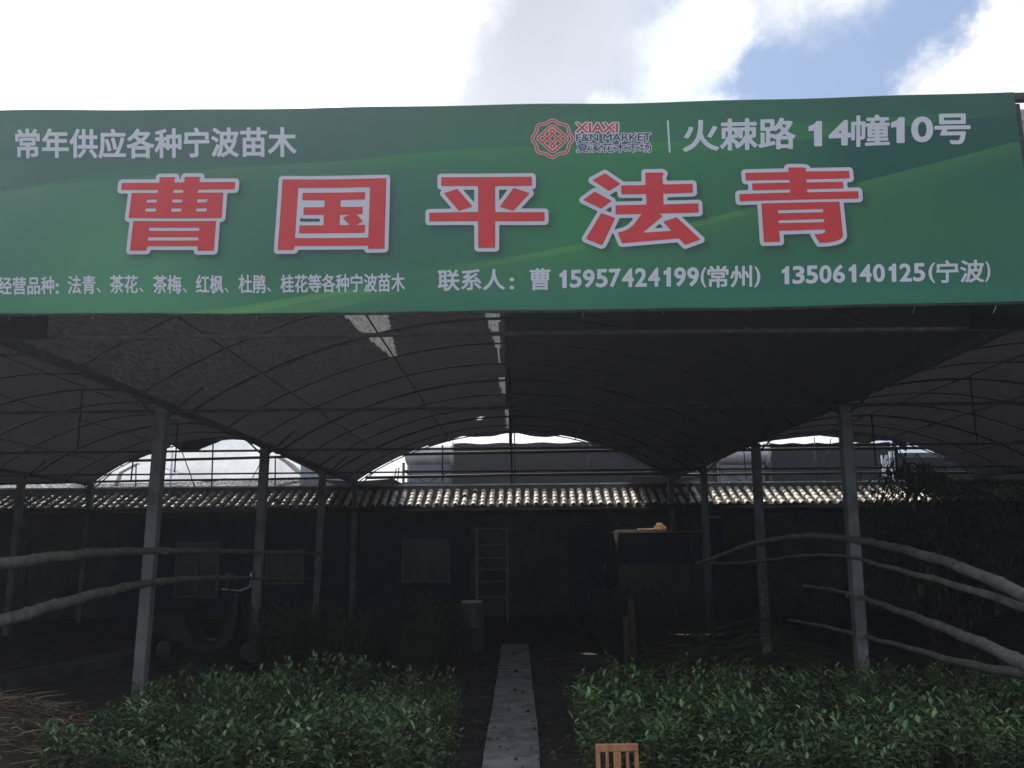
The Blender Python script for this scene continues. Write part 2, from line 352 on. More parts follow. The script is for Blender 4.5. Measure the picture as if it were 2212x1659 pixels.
# rear end frame: rails and uprights at the mouths of the vaults, hanging net edges
def rail(pts, r, Y=YB + .03, name='end_rail', m=M_steel):
    a = MB(); a.tube([at(x, y, Y) for x, y in pts], r, 6); return a.build(name, m, sh, True)
rail([(-40, 1003), (330, 994), (572, 988), (760, 982)], .032); rail([(-40, 1046), (330, 1038), (572, 1035), (760, 1031)], .028)
rail([(760, 983), (1105, 977), (1440, 972)], .036); rail([(790, 1032), (1105, 1026), (1440, 1022)], .034)
rail([(1440, 975), (1800, 969), (2250, 966)], .032); rail([(1440, 1026), (1800, 1022), (2250, 1020)], .028)
for xt, yt, xb, yb, r_ in ((294, 1004, 293, 1052, .016), (288, 990, 283, 1036, .02), (461, 940, 457, 1052, .018), (595, 985, 594, 1049, .016), (391, 970, 421, 1052, .012), (560, 1005, 536, 1050, .010),
                        (1103, 930, 1106, 1045, .028), (1111, 930, 1113, 1043, .014), (956, 962, 956, 1040, .02), (1275, 948, 1277, 1036, .016), (856, 1012, 849, 1048, .014), (862, 1010, 857, 1048, .014),
                        (1758, 944, 1766, 1036, .016), (1925, 955, 1933, 1034, .016), (1606, 968, 1612, 1036, .014), (1795, 948, 1776, 1035, .01), (1934, 958, 1938, 1032, .03)):
    p, q = at(xt, yt, YB + .06), at(xb, yb, YB + .06)
    if q.z > 2.9: q.z = 2.9
    a = MB(); a.tube([p, q], r_ * .9, 6); a.build('end_upright', M_steelp if r_ in (.016,) and xt > 1000 else M_steel, sh, True)
def flap(top, bot, m, Y=YB + .015):
    n_ = 40; P0 = []; P1 = []
    tx = [p[0] for p in top]; ty = [p[1] for p in top]; bx = [p[0] for p in bot]; by = [p[1] for p in bot]
    for i in range(n_ + 1):
        x = tx[0] + (tx[-1] - tx[0]) * i / n_; yt = np.interp(x, tx, ty); yb = np.interp(x, bx, by)
        wv = .03 * math.sin(i * 1.3) + .015 * math.sin(i * 2.9)
        P0.append(at(x, yt, Y)); P1.append(at(x, yb, Y) + Vector((0, wv, 0)))
    a = MB(); a.grid([P0, [(p + q) / 2 for p, q in zip(P0, P1)], P1]); return a.build('net_flap', m, sh)
# net valance closing the front above the valleys, and the outer bays' rear ends
for xa, xb in ((-16, -3.25), (3.12, 16.8)):
    a = MB(); a.grid([[(x, YF - .02 + .02 * math.sin(x * 4), z_) for x in np.linspace(xa, xb, 50)] for z_ in (3.0, 3.5, 4.15)]); a.build('front_valance', M_netd, sh)
for b in (0, 4):
    a = MB(); a.grid([[(p.x, YB + .02, 2.9 if k_ == 0 else p.z) for p in [vault(b, i / 24, YB) for i in range(25)]] for k_ in (0, 1)]); a.build('end_net', M_net, sh)
# added net strip under the shed eave, keeps sun off the ground behind
a = MB(); XS = np.arange(-16, 16.8, .12); YS_ = np.arange(16.2, 18.41, .11); a.v = [(x, y_, 2.25 + .012 * math.sin(x * 5) * math.sin(y_ * 4)) for y_ in YS_ for x in XS]; a.c = [(1, 1, 1)] * len(a.v)
for j in range(len(YS_) - 1):
    for i in range(len(XS) - 1):
        c_ = Vector((XS[i] + .06, YS_[j] + .055, 2.25))
        if any(((c_ - tg) - sd * (c_ - tg).dot(sd)).length < r_ + .02 and (c_ - tg).dot(sd) > 0 for tg, r_ in SPOTS): continue
        a.f.append((j * len(XS) + i, j * len(XS) + i + 1, (j + 1) * len(XS) + i + 1, (j + 1) * len(XS) + i))
a.build('sun_block_net', M_net, sh)
flap([(360, 935), (420, 924), (480, 918), (560, 924), (640, 952), (700, 985), (752, 1028)], [(360, 968), (365, 962), (375, 958), (382, 972), (400, 976), (430, 972), (463, 958), (480, 951), (520, 949), (545, 958), (570, 972), (600, 980), (650, 1005), (690, 1024), (752, 1040)], M_net)
flap([(374, 944), (420, 938), (466, 934)], [(374, 956), (385, 970), (400, 976), (430, 972), (466, 957)], M_flap, YB + .05)
flap([(255, 985), (300, 960), (365, 935)], [(255, 1005), (300, 990), (340, 976), (365, 966)], M_net)
flap([(925, 945), (1000, 920), (1105, 905), (1210, 920), (1290, 945)], [(925, 966), (1000, 942), (1022, 944), (1060, 943), (1085, 938), (1110, 933), (1140, 941), (1180, 945), (1205, 941), (1225, 938), (1262, 952), (1290, 962)], M_net)
flap([(1600, 950), (1700, 910), (1780, 905), (1900, 920), (1960, 950)], [(1600, 966), (1640, 956), (1700, 948), (1745, 943), (1775, 941), (1810, 946), (1845, 956), (1875, 958), (1892, 952), (1925, 952), (1945, 968), (1960, 975)], M_net)
# closed sides far left and right
for x in (-16.4, 16.9):
    a = MB(); a.grid([[(x, Y, z) for Y in np.linspace(YF, YB + 1, 8)] for z in (0, 3)]); a.build('side_net', M_net, sh)

# ------------------------------------------------------------------ banner
pl, pr = at(0, 660, 5.40), at(2200, 640, 5.18)
BO = Vector((pl.x, pl.y, 0)); BU = Vector((pr.x - pl.x, pr.y - pl.y, 0)).normalized(); BN = Vector((BU.y, -BU.x, 0))   # normal toward the viewer
def buv(px, py):                               # where the sight line meets the banner plane
    d = ray(px, py); k = (BO - CAMP).dot(BN) / d.dot(BN); p = CAMP + d * k
    return (p - BO).dot(BU), p.z
UC = buv(1106, 400)[0]; UW = buv(2200, 400)[0] - UC
def sag(u): return -.021 * (1 - ((u - UC) / UW) ** 2)
def fuv(px, py):
    u, v = buv(px, py); return u, v - sag(u)
def bw(u, v, h=0):
    wob = .006 * math.sin(u * 2.1 + 1) + .005 * math.sin(u * 5.3 + v * 3) + .003 * math.sin(v * 7 + u)
    wob += .004 * math.sin(u * 3.1 - v * 4.5) * math.sin(v * 2.3 + u * .7) + .0022 * math.sin(u * 11 + 3 * math.sin(v * 2.2)) * math.exp(-abs(v - 3.05) * 3)
    return BO + BU * u + Vector((0, 0, v + sag(u))) + BN * (h + wob)
BV0 = fuv(0, 677.6)[1]; BV1 = fuv(0, 240)[1]; BVR0 = fuv(2200, 652.5)[1]; BVR1 = fuv(2196, 199)[1]
UR = fuv(2190, 200)[0]; UR2 = UR; UL = fuv(-70, 400)[0]
U0_ = fuv(0, 500)[0]; U1_ = fuv(2200, 500)[0]
bn = thing('banner', 'long green banner printed with large red Chinese characters across the shade house front', 'banner')
def ZC(X0, Y0):
    return lambda pts: [((X0 + x * 420 / 2212) * .67770, (Y0 + y * 420 / 2212) * .67770) for x, y in pts]
CH = []
z = ZC(360, 540)
CH.append([z(p) for p in (
 [(153, 228), (775, 220), (780, 127), (1050, 127), (1028, 218), (1196, 216), (1204, 124), (1475, 126), (1450, 215), (2058, 212), (2050, 336), (1432, 340), (1427, 390), (1857, 388), (1826, 818), (271, 824), (320, 396), (755, 393), (759, 344), (142, 348)],
 [(1014, 342), (1184, 342), (1180, 390), (1010, 392)], [(570, 508), (741, 506), (737, 554), (564, 556)], [(998, 506), (1168, 504), (1163, 551), (992, 554)], [(1416, 503), (1587, 500), (1583, 550), (1411, 553)],
 [(553, 656), (726, 653), (721, 708), (548, 711)], [(982, 654), (1154, 652), (1150, 705), (978, 708)], [(1401, 653), (1576, 650), (1571, 703), (1397, 706)],
 [(351, 870), (1733, 865), (1696, 1366), (1420, 1368), (1420, 1288), (582, 1292), (568, 1368), (294, 1370)], [(613, 980), (1452, 975), (1446, 1030), (608, 1034)], [(597, 1142), (1434, 1137), (1430, 1190), (591, 1195)])])
z = ZC(850, 540)
CH.append([z(p) for p in (
 [(260, 160), (2012, 150), (1982, 1336), (1703, 1338), (1702, 1280), (468, 1290), (464, 1357), (190, 1359)], [(523, 302), (1734, 294), (1706, 1144), (478, 1154)],
 [(596, 381), (1654, 374), (1649, 500), (1238, 506), (1234, 622), (1612, 624), (1609, 752), (1510, 752), (1616, 873), (1500, 930), (1653, 928), (1648, 1065), (542, 1074), (549, 937), (950, 934), (958, 758), (612, 757), (616, 628), (966, 624), (968, 508), (590, 508)],
 [(1228, 758), (1395, 753), (1272, 806), (1388, 930), (1224, 931)])])
z = ZC(1340, 540)
CH.append([z(p) for p in (
 [(354, 143), (1872, 132), (1875, 281), (1256, 285), (1258, 718), (2085, 716), (2088, 866), (1258, 874), (1258, 1325), (974, 1328), (970, 878), (154, 888), (152, 740), (970, 722), (970, 288), (354, 292)],
 [(398, 412), (622, 337), (880, 634), (648, 710)], [(1566, 314), (1838, 404), (1562, 698), (1330, 632)])])
z = ZC(1830, 520)
CH.append([z(p) for p in (
 [(302, 297), (518, 178), (780, 353), (588, 473)], [(150, 624), (342, 484), (632, 636), (456, 768)], [(456, 838), (692, 922), (490, 1350), (475, 1372), (455, 1378), (195, 1270)],
 [(786, 376), (1200, 366), (1194, 158), (1480, 153), (1506, 166), (1505, 185), (1484, 225), (1492, 352), (1992, 342), (2000, 490), (1498, 508), (1504, 686), (2088, 668), (2096, 822), (1424, 842), (1490, 885), (1155, 1168), (1634, 1134), (1494, 978), (1722, 902), (2128, 1276), (1864, 1372), (1762, 1262), (802, 1350), (728, 1168), (850, 1135), (930, 1095), (1000, 1030), (1134, 853), (696, 862), (692, 710), (1216, 694), (1208, 516), (792, 526)])])
z = ZC(2330, 500)
CH.append([z(p) for p in (
 [(235, 275), (962, 260), (958, 183), (1200, 180), (1262, 190), (1246, 250), (1980, 236), (1992, 366), (1260, 383), (1263, 435), (1878, 420), (1887, 534), (1273, 550), (1276, 602), (2132, 580), (2142, 704), (146, 748), (137, 628), (988, 606), (987, 556), (358, 568), (350, 452), (982, 438), (982, 392), (246, 402)],
 [(506, 787), (1816, 757), (1878, 1310), (1872, 1350), (1830, 1390), (1750, 1420), (1620, 1442), (1484, 1448), (1395, 1302), (1500, 1296), (1560, 1284), (1578, 1262), (1573, 1222), (808, 1242), (826, 1422), (555, 1428)],
 [(780, 900), (1542, 882), (1544, 934), (784, 952)], [(794, 1068), (1556, 1048), (1560, 1100), (798, 1114)])])
CHU = [[[fuv(x, y) for x, y in p] for p in c_] for c_ in CH]
def seg_d(X, Y, a, b):
    ax, ay = a; bx, by = b; dx, dy = bx - ax, by - ay; t = np.clip(((X - ax) * dx + (Y - ay) * dy) / (dx * dx + dy * dy + 1e-12), 0, 1)
    return np.hypot(X - ax - t * dx, Y - ay - t * dy)
def sdf(X, Y, polys):
    D = np.full(X.shape, 9.0); ins = np.zeros(X.shape, bool)
    for p in polys:
        for a, b in zip(p, p[1:] + p[:1]):
            D = np.minimum(D, seg_d(X, Y, a, b))
            cr = ((a[1] > Y) != (b[1] > Y)) & (X < (b[0] - a[0]) * (Y - a[1]) / (b[1] - a[1] + 1e-12) + a[0]); ins ^= cr
    return np.where(ins, -D, D)
def fill_field(fn, x0, x1, y0, y1, st, h, name, m, parent):
    """filled region fn < 0 on the banner (cells clipped along the contour)"""
    xs = np.arange(x0, x1 + st, st); ys = np.arange(y0, y1 + st, st); X, Y = np.meshgrid(xs, ys); D = fn(X, Y)
    vs = {}; V = []; Fc = []
    def vid(key, u, v):
        if key not in vs: vs[key] = len(V); V.append(bw(u, v, h))
        return vs[key]
    for j in range(len(ys) - 1):
        row = D[j:j + 2]
        for i in np.nonzero((row[0, :-1] < 0) | (row[0, 1:] < 0) | (row[1, :-1] < 0) | (row[1, 1:] < 0))[0]:
            c4 = [(j, i), (j, i + 1), (j + 1, i + 1), (j + 1, i)]; f = []
            for k in range(4):
                a, b = c4[k], c4[(k + 1) % 4]; da, db = D[a], D[b]
                if da < 0: f.append(vid(a, xs[a[1]], ys[a[0]]))
                if (da < 0) != (db < 0):
                    t = da / (da - db); f.append(vid((min(a, b), max(a, b)), xs[a[1]] + (xs[b[1]] - xs[a[1]]) * t, ys[a[0]] + (ys[b[0]] - ys[a[0]]) * t))
            if len(f) > 2: Fc.append(tuple(f))
    if name is None: parent.add(V, Fc); return
    a = MB(); a.add(V, Fc); return a.build(name, m, parent)
OUTR = .0262
for k, c_ in enumerate(CHU):
    au = [q for p in c_ for q in p]; x0, x1 = min(q[0] for q in au), max(q[0] for q in au); y0, y1 = min(q[1] for q in au), max(q[1] for q in au)
    red = fill_field(lambda X, Y: sdf(X, Y, c_), x0 - .01, x1 + .01, y0 - .01, y1 + .01, .006, .0042, 'title_character', M_red, bn)
    fill_field(lambda X, Y: sdf(X, Y, c_) - OUTR, x0 - .05, x1 + .05, y0 - .05, y1 + .05, .008, .0026, 'outline', M_print, red)
# printed background: fine grid with the artwork's colours and a slight left glare lift in a colour attribute
nu, nv = 900, 180
us = np.linspace(UL, UR, nu + 1)
GU = np.tile(us, (nv + 1, 1)); tt = (GU - U0_) / (U1_ - U0_)
lo = BV0 + (BVR0 - BV0) * tt; hi = BV1 + (BVR1 - BV1) * tt
GV = lo + (hi - lo) * np.linspace(0, 1, nv + 1)[:, None]
X_ = (GU - U0_) / (U1_ - U0_) * 2200                                  # artwork coordinates (0..2212, ~200..680)
Yc_ = 240 - 41 * tt + (1 - np.linspace(0, 1, nv + 1)[:, None]) * (437.6 + 16 * tt)
def G(cx, cy, rx, ry): return np.exp(-(((X_ - cx) / rx) ** 2 + ((Yc_ - cy) / ry) ** 2))
C_ = np.zeros(X_.shape + (3,))
def T3(*a): return np.array(srgb(*a))
C_[:] = T3(52, 98, 84)
def over(w, col): C_[:] = C_ * (1 - w[..., None]) + T3(*col) * w[..., None]
over(np.clip((300 - Yc_) / 120, 0, 1) * .8, (56, 88, 80))
over(G(2150, 330, 420, 130) * .75, (40, 84, 72))
over(G(900, 430, 520, 170) * .45, (56, 106, 92)); over(G(1750, 560, 500, 90) * .8, (50, 102, 80)); over(G(1090, 620, 400, 60) * .6, (62, 118, 88))
over(G(1460, 330, 330, 130) * .7, (48, 112, 76)); over(G(1300, 470, 170, 110) * .75, (48, 122, 74)); over(G(240, 560, 260, 150) * .7, (78, 136, 104)); over(G(330, 650, 420, 50) * .6, (74, 138, 98))
over(G(-40, 450, 160, 200) * .6, (84, 124, 112)); over(G(1900, 470, 400, 80) * .4, (52, 108, 66)); over(G(1650, 640, 900, 30) * .6, (48, 112, 92))  # pale tones at the left end carry lens glare
def line(pts): return np.interp(X_, [p[0] for p in pts], [p[1] for p in pts])
def band(pts, th, amt, col, x0, x1, fe=120, soft=2.6):               # sharp upper edge, fading downward over th
    d = Yc_ - line(pts); w = np.clip(d / soft + .5, 0, 1) * np.exp(-np.clip(d, 0, None) / th) * np.clip((X_ - x0) / fe, 0, 1) * np.clip((x1 - X_) / fe, 0, 1); over(w * amt, col)
def strip(pa, pb, amt, col, x0, x1, fe=120, soft=2.6):
    w = np.clip((Yc_ - line(pa)) / soft + .5, 0, 1) * np.clip((line(pb) - Yc_) / soft + .5, 0, 1) * np.clip((X_ - x0) / fe, 0, 1) * np.clip((x1 - X_) / fe, 0, 1); over(w * amt, col)
S1 = [(371, 676), (560, 655), (741, 632), (846, 592), (1082, 561), (1251, 530), (1517, 479), (1738, 425), (1888, 394), (2050, 355), (2212, 311)]
strip([(1500, 302), (1753, 300), (1888, 284), (2191, 250), (2212, 247)], S1, .75, (36, 78, 72), 1620, 2400, 260)
band(S1, 30, .38, (80, 134, 74), 900, 2600, 250); strip(S1, [(x, y + 12) for x, y in S1], .22, (96, 150, 84), 900, 1900, 300)
strip([(371, 676), (560, 655), (760, 622)], [(371, 690), (560, 672), (760, 632)], .55, (96, 150, 90), 330, 900, 200)
strip([(480, 676), (700, 640), (846, 600)], [(480, 690), (700, 670), (846, 640)], .3, (92, 150, 88), 450, 900, 100)
band([(745, 346), (1050, 318), (1254, 314), (1491, 301), (1753, 291), (2212, 270)], 26, .55, (58, 128, 76), 600, 1900, 250)
strip([(1500, 262), (1753, 262), (1888, 258), (2212, 235)], [(1500, 300), (1753, 300), (1888, 284), (2212, 250)], .45, (50, 122, 66), 1500, 2212, 250)
strip([(-90, 348), (0, 328), (202, 277), (438, 237), (700, 200)], [(-90, 480), (0, 420), (286, 363), (745, 345), (1000, 320)], .55, (62, 92, 90), -200, 1000, 300)
band([(-80, 425), (0, 418), (286, 384), (500, 362), (745, 345), (1000, 330)], 40, .3, (90, 134, 110), -300, 900, 200)
band([(-90, 348), (0, 328), (202, 277), (438, 237)], -1e9 if False else 30, .0, (80, 120, 90), -200, 500)
for c_ in CHU:                                                        # printed soft halo low right of each big character
    au = [q for p in c_ for q in p]; x0, x1 = min(q[0] for q in au) - .15, max(q[0] for q in au) + .2; y0, y1 = min(q[1] for q in au) - .2, max(q[1] for q in au) + .12
    sel = (GU > x0) & (GU < x1) & (GV > y0) & (GV < y1)
    d = sdf(GU[sel] - .026, GV[sel] + .030, c_) - OUTR * .6; w = .85 / (1 + np.exp(d / .016))
    C_[sel] = C_[sel] * (1 - w[..., None]) + T3(44, 48, 62) * w[..., None]
KB = 1.6
C_ = np.clip(C_ * KB * np.array([1.15, 1.0, .97]), 0, 1)
me = bpy.data.meshes.new('banner_sheet')
V = [bw(u, v) for u, v in zip(GU.ravel(), GV.ravel())]
me.from_pydata([tuple(p) for p in V], [], [(j * (nu + 1) + i, j * (nu + 1) + i + 1, (j + 1) * (nu + 1) + i + 1, (j + 1) * (nu + 1) + i) for j in range(nv) for i in range(nu)])
ca = me.color_attributes.new('artwork', 'FLOAT_COLOR', 'POINT'); ca.data.foreach_set('color', np.concatenate([C_.reshape(-1, 3), np.ones(((nu + 1) * (nv + 1), 1))], 1).astype(np.float32).ravel())
mb = bpy.data.materials.new('printed green vinyl'); mb.use_nodes = True; n_ = mb.node_tree.nodes; l_ = mb.node_tree.links; bb = n_['Principled BSDF']
bb.inputs['Roughness'].default_value = .7; bb.inputs['Specular IOR Level'].default_value = .12
aa = n_.new('ShaderNodeAttribute'); aa.attribute_name = 'artwork'; l_.new(aa.outputs['Color'], bb.inputs['Base Color'])
tx = n_.new('ShaderNodeTexNoise'); tx.inputs['Scale'].default_value = 220; bp = n_.new('ShaderNodeBump'); bp.inputs['Strength'].default_value = .08; l_.new(tx.outputs['Fac'], bp.inputs['Height']); 
t2 = n_.new('ShaderNodeTexNoise'); t2.inputs['Scale'].default_value = 1.6; t2.inputs['Detail'].default_value = 3; t2.inputs['Distortion'].default_value = 1.2
tcb = n_.new('ShaderNodeTexCoord'); mpb = n_.new('ShaderNodeMapping'); mpb.inputs['Scale'].default_value = (1, 1, .5); mpb.inputs['Rotation'].default_value = (0, .5, 0); l_.new(tcb.outputs['Object'], mpb.inputs[0]); l_.new(mpb.outputs[0], t2.inputs['Vector'])
b2 = n_.new('ShaderNodeBump'); b2.inputs['Strength'].default_value = .5; b2.inputs['Distance'].default_value = .05; l_.new(t2.outputs['Fac'], b2.inputs['Height']); l_.new(bp.outputs[0], b2.inputs['Normal']); l_.new(b2.outputs[0], bb.inputs['Normal'])
me.materials.append(mb); me.polygons.foreach_set('use_smooth', [True] * len(me.polygons))
o = bpy.data.objects.new('banner_sheet', me); COL.objects.link(o); o.parent = bn
md = o.modifiers.new('s', 'SOLIDIFY'); md.thickness = .002; md.offset = -1
# hem along the lower edge and cords tying it to the frame
a = MB(); a.tube([bw(u, BV0 + (BVR0 - BV0) * ((u - U0_) / (U1_ - U0_)) - .006, -.012) for u in np.linspace(UL, UR, 60)], .008, 6); a.build('hem', M_steel, bn, True)
for px in list(range(20, 2200, 178)):
    u, v = fuv(px, 672 - 20 * px / 2212); a = MB(); dx = random.uniform(-.06, .03); l2 = random.uniform(.03, .06)
    a.tube([bw(u, v + .01, -.02), bw(u + dx * .4, v - l2 * .5, -.03), bw(u + dx * .7, v - l2, -.06)], .0022, 5); a.build('tie_cord', M_string, bn)
# lettering
def glyphs(body, off):
    cu = bpy.data.curves.new('t', 'FONT'); cu.body = body; cu.size = 1; cu.offset = off; cu.resolution_u = 4
    ob = bpy.data.objects.new('t', cu); COL.objects.link(ob); bpy.context.view_layer.update()
    me_ = bpy.data.meshes.new_from_object(ob.evaluated_get(bpy.context.evaluated_depsgraph_get()))
    v = np.array([q.co[:2] for q in me_.vertices]); f = [tuple(p.vertices) for p in me_.polygons]
    bpy.data.objects.remove(ob); bpy.data.curves.remove(cu); bpy.data.meshes.remove(me_); return v, f
def digits(body):
    V, Fc = [], []
    for i, c_ in enumerate(body):
        if c_ == '1': v = np.array([(.50, 0), (.80, 0), (.80, 1), (.60, 1), (.50, .88), (.22, .80), (.22, .66), (.50, .70)]) * (.78, 1); f = [tuple(range(8))]; v[:, 0] += .12
        else:
            v, f = glyphs(c_, 0); v = (v - v.min(0)) / (v.max(0) - v.min(0)); v = v * (.80, 1) + (.10, 0)
        o = sum(len(q) for q in V); V.append(v + (i, 0)); Fc += [tuple(k + o for k in p) for p in f]
    return np.concatenate(V), Fc
def text(body, x0, x1, tl, bl, tr=None, br=None, off=.022, m=M_print, name='lettering', parent=None, h=.0032, halo=0):
    """lettering filling the picture quad x0..x1, tops tl/tr, bottoms bl/br"""
    tr = tl if tr is None else tr; br = bl if br is None else br
    v, f = digits(body) if body.isdigit() else glyphs(body, 0); mn, mxx = v.min(0), v.max(0)
    a0, a1, a2, a3 = fuv(x0, bl), fuv(x1, br), fuv(x1, tr), fuv(x0, tl)
    q = (v - mn) / (mxx - mn); U = []
    for s, t in q:
        U.append(((a0[0] * (1 - s) + a1[0] * s) * (1 - t) + (a3[0] * (1 - s) + a2[0] * s) * t, (a0[1] * (1 - s) + a1[1] * s) * (1 - t) + (a3[1] * (1 - s) + a2[1] * s) * t))
    hgt = a3[1] - a0[1]; ec = {}
    for p in f:
        for x, y in zip(p, p[1:] + p[:1]): k = (min(x, y), max(x, y)); ec[k] = ec.get(k, 0) + 1
    E_ = [k for k, n in ec.items() if n == 1]
    # group the outline edges by glyph column so each field stays small
    E_.sort(key=lambda k: min(U[k[0]][0], U[k[1]][0])); cl = []; hi_ = -9
    for k in E_:
        x0_, x1_ = sorted((U[k[0]][0], U[k[1]][0]))
        if x0_ > hi_ + 1e-4: cl.append([])
        cl[-1].append(k); hi_ = max(hi_, x1_)
    def layer(r, h, m, name, parent, st):
        big = MB()
        for g_ in cl:
            xs_ = [U[i][0] for k in g_ for i in k]; ys_ = [U[i][1] for k in g_ for i in k]
            def fn(X, Y):
                D = np.full(X.shape, 9.0); ins = np.zeros(X.shape, bool)
                for i, j in g_:
                    a, b = U[i], U[j]; D = np.minimum(D, seg_d(X, Y, a, b))
                    ins ^= ((a[1] > Y) != (b[1] > Y)) & (X < (b[0] - a[0]) * (Y - a[1]) / (b[1] - a[1] + 1e-12) + a[0])
                return np.where(ins, -D, D) - r
            fill_field(fn, min(xs_) - r - st, max(xs_) + r + st, min(ys_) - r - st, max(ys_) + r + st, st, h, None, None, big)
        return big.build(name, m, parent)
    st = max(.0016, min(.0034, hgt * .02))
    o_ = layer(off * hgt, h, m, name, parent or bn, st)
    if halo: layer((off + halo) * hgt, h - .001, M_print, 'outline', o_, st)
    return o_
q1 = lambda x: x * .33702; qy = lambda y: 203.3 + y * .33702; q2 = lambda x: 745.5 + x * .33702; q3 = lambda x: 1466.5 + x * .33702; qy3 = lambda y: 169.4 + y * .33702
text('常年供应各种宁波苗木', q1(108), q1(1895), qy(232), qy(412), qy(213), qy(398), off=.026)
text('火棘路', q3(30), q3(745), qy3(272), qy3(466), qy3(252), qy3(448), off=.026)
text('14', q3(840), q3(1097), qy3(278), qy3(428), qy3(270), qy3(420), off=.045)
text('幢', q3(1110), q3(1345), qy3(240), qy3(435), qy3(236), qy3(430), off=.022)
text('10', q3(1365), q3(1618), qy3(260), qy3(413), qy3(253), qy3(407), off=.045)
text('号', q3(1638), q3(1860), qy3(237), qy3(426), qy3(232), qy3(420), off=.028)
text('经营品种', q1(-12), q1(346), qy(1174), qy(1285), qy(1168), qy(1280), off=.02)
text(':', q1(359), q1(375), qy(1215), qy(1278), off=.05)
for s_, a_, b_, y_ in (('法青', 437, 614, 0), ('茶花', 710, 886, -3), ('茶梅', 985, 1160, -3), ('红枫', 1255, 1428, -6), ('杜鹃', 1530, 1700, -8)):
    text(s_, q1(a_), q1(b_), qy(1166 + y_), qy(1281 + y_), off=.02)
    text('、', q1(b_ + 10), q1(b_ + 36), qy(1245 + y_), qy(1274 + y_), off=.03)
text('桂花等各种宁波苗木', q1(1800), q2(382), qy(1160), qy(1272), qy(1148), qy(1265), off=.02)
text('联系人', q2(598), q2(1022), qy(1132), qy(1264), qy(1126), qy(1258), off=.024)
text(':', q2(1057), q2(1080), qy(1182), qy(1252), off=.05)
text('曹', q2(1186), q2(1313), qy(1120), qy(1258), qy(1117), qy(1254), off=.022)
text('15957424199', q2(1378), q3(124), qy(1134), qy(1240), qy(1112), qy(1229), off=.042)
text('(', q3(142), q3(174), qy3(1212), qy3(1338), off=.02)
text('常州', q3(187), q3(468), qy3(1202), qy3(1338), qy3(1196), qy3(1332), off=.024)
text(')', q3(487), q3(521), qy3(1206), qy3(1334), off=.02)
text('13506140125', q3(665), q3(1572), qy3(1207), qy3(1314), qy3(1188), qy3(1298), off=.042)
text('(', q3(1600), q3(1638), qy3(1184), qy3(1310), off=.02)
text('宁波', q3(1650), q3(1950), qy3(1172), qy3(1312), qy3(1166), qy3(1306), off=.024)
text(')', q3(1962), q3(1990), qy3(1178), qy3(1304), off=.02)
lx = lambda x: 1125 + x * .14093; ly = lambda y: 243.97 + y * .14093
text('XIAXI', lx(848), lx(1488), ly(162), ly(308), ly(152), ly(292), off=.035, m=M_orange, halo=.12, h=.0042)
text('F&N MARKET', lx(850), lx(1992), ly(338), ly(446), ly(304), ly(418), off=.02, m=M_purple, halo=.13, h=.0046)
text('夏溪花木市场', lx(855), lx(2000), ly(476), ly(614), ly(450), ly(594), off=.008, m=M_purple, halo=.09, h=.0038)
# round knot emblem
EM = []
ring = [(485 + (282 + 17 * math.cos(8 * (a - math.pi / 2))) * math.cos(a) * 1.03, 408 + (268 + 17 * math.cos(8 * (a - math.pi / 2))) * math.sin(a)) for a in np.linspace(0, 2 * math.pi, 97)]
dia = []
for (ax, ay), (bx, by) in zip([(482, 200), (722, 405), (490, 618), (255, 405)], [(722, 405), (490, 618), (255, 405), (482, 200)]):
    dia += [(ax + (bx - ax) * t, ay + (by - ay) * t) for t in (.08, .92)]
dia.append(dia[0])
EM = [ring, dia, [(325, 345), (405, 405), (490, 482)], [(482, 330), (565, 405), (645, 470)], [(645, 345), (565, 405), (490, 482)], [(482, 330), (405, 405), (325, 470)]]
for cx_, cy_ in ((482, 295), (490, 518)): EM.append([(cx_ + 30 * math.cos(a), cy_ + 30 * math.sin(a)) for a in np.linspace(0, 2 * math.pi, 17)])
EMU = [[fuv(lx(x), ly(y)) for x, y in p] for p in EM]
sc = (fuv(lx(1000), ly(400))[0] - fuv(lx(0), ly(400))[0]) / 1000
def emf(r_):
    def f_(X, Y):
        D = np.full(X.shape, 9.0)
        for p in EMU:
            for a, b in zip(p, p[1:]): D = np.minimum(D, seg_d(X, Y, a, b))
        return D - r_
    return f_
ex0, ey1 = fuv(lx(150), ly(100)); ex1, ey0 = fuv(lx(820), ly(715))
em = fill_field(emf(15 * sc), ex0, ex1, ey0, ey1, .0022, .0042, 'emblem', M_orange, bn)
fill_field(emf(27 * sc), ex0, ex1, ey0, ey1, .0030, .0026, 'outline', M_print, em)
a = MB(); pts = [fuv(1440.5, 259), fuv(1444.8, 259), fuv(1449, 329.5), fuv(1445, 329.5)]; a.add([bw(*p, .003) for p in pts], [(0, 1, 2, 3)]); a.build('divider_line', M_print, bn)
# steel frame carrying the banner (seen past its right end)
fr = thing('banner_scaffold', 'dark square steel tube scaffold showing past the right end of the green banner', 'scaffold')
tz = bw(UR, BVR1, 0).z; bz = bw(UR, BVR0, 0).z
for k, (a_, b_) in enumerate((((UL - .1, tz - .055), (UR + .9, tz - .02)), ((UL - .1, bz + .07), (UR + .9, bz + .06)))):
    a = MB(); a.bar(bw(a_[0], a_[1], -.05) + Vector((0, 0, -sag(a_[0]) if abs(sag(a_[0])) > 1 else 0)), bw(b_[0], b_[1], -.05) + Vector((0, 0, 0)), .05); a.build('rail', M_steel, fr)
for u in (UR + .035, UR + .85, UL - .05, UC):
    a = MB(); p = bw(u, 0, -.06); a.bar((p.x, p.y, bz + .02), (p.x, p.y, tz - .06), .04); a.build('upright', M_steel, fr)
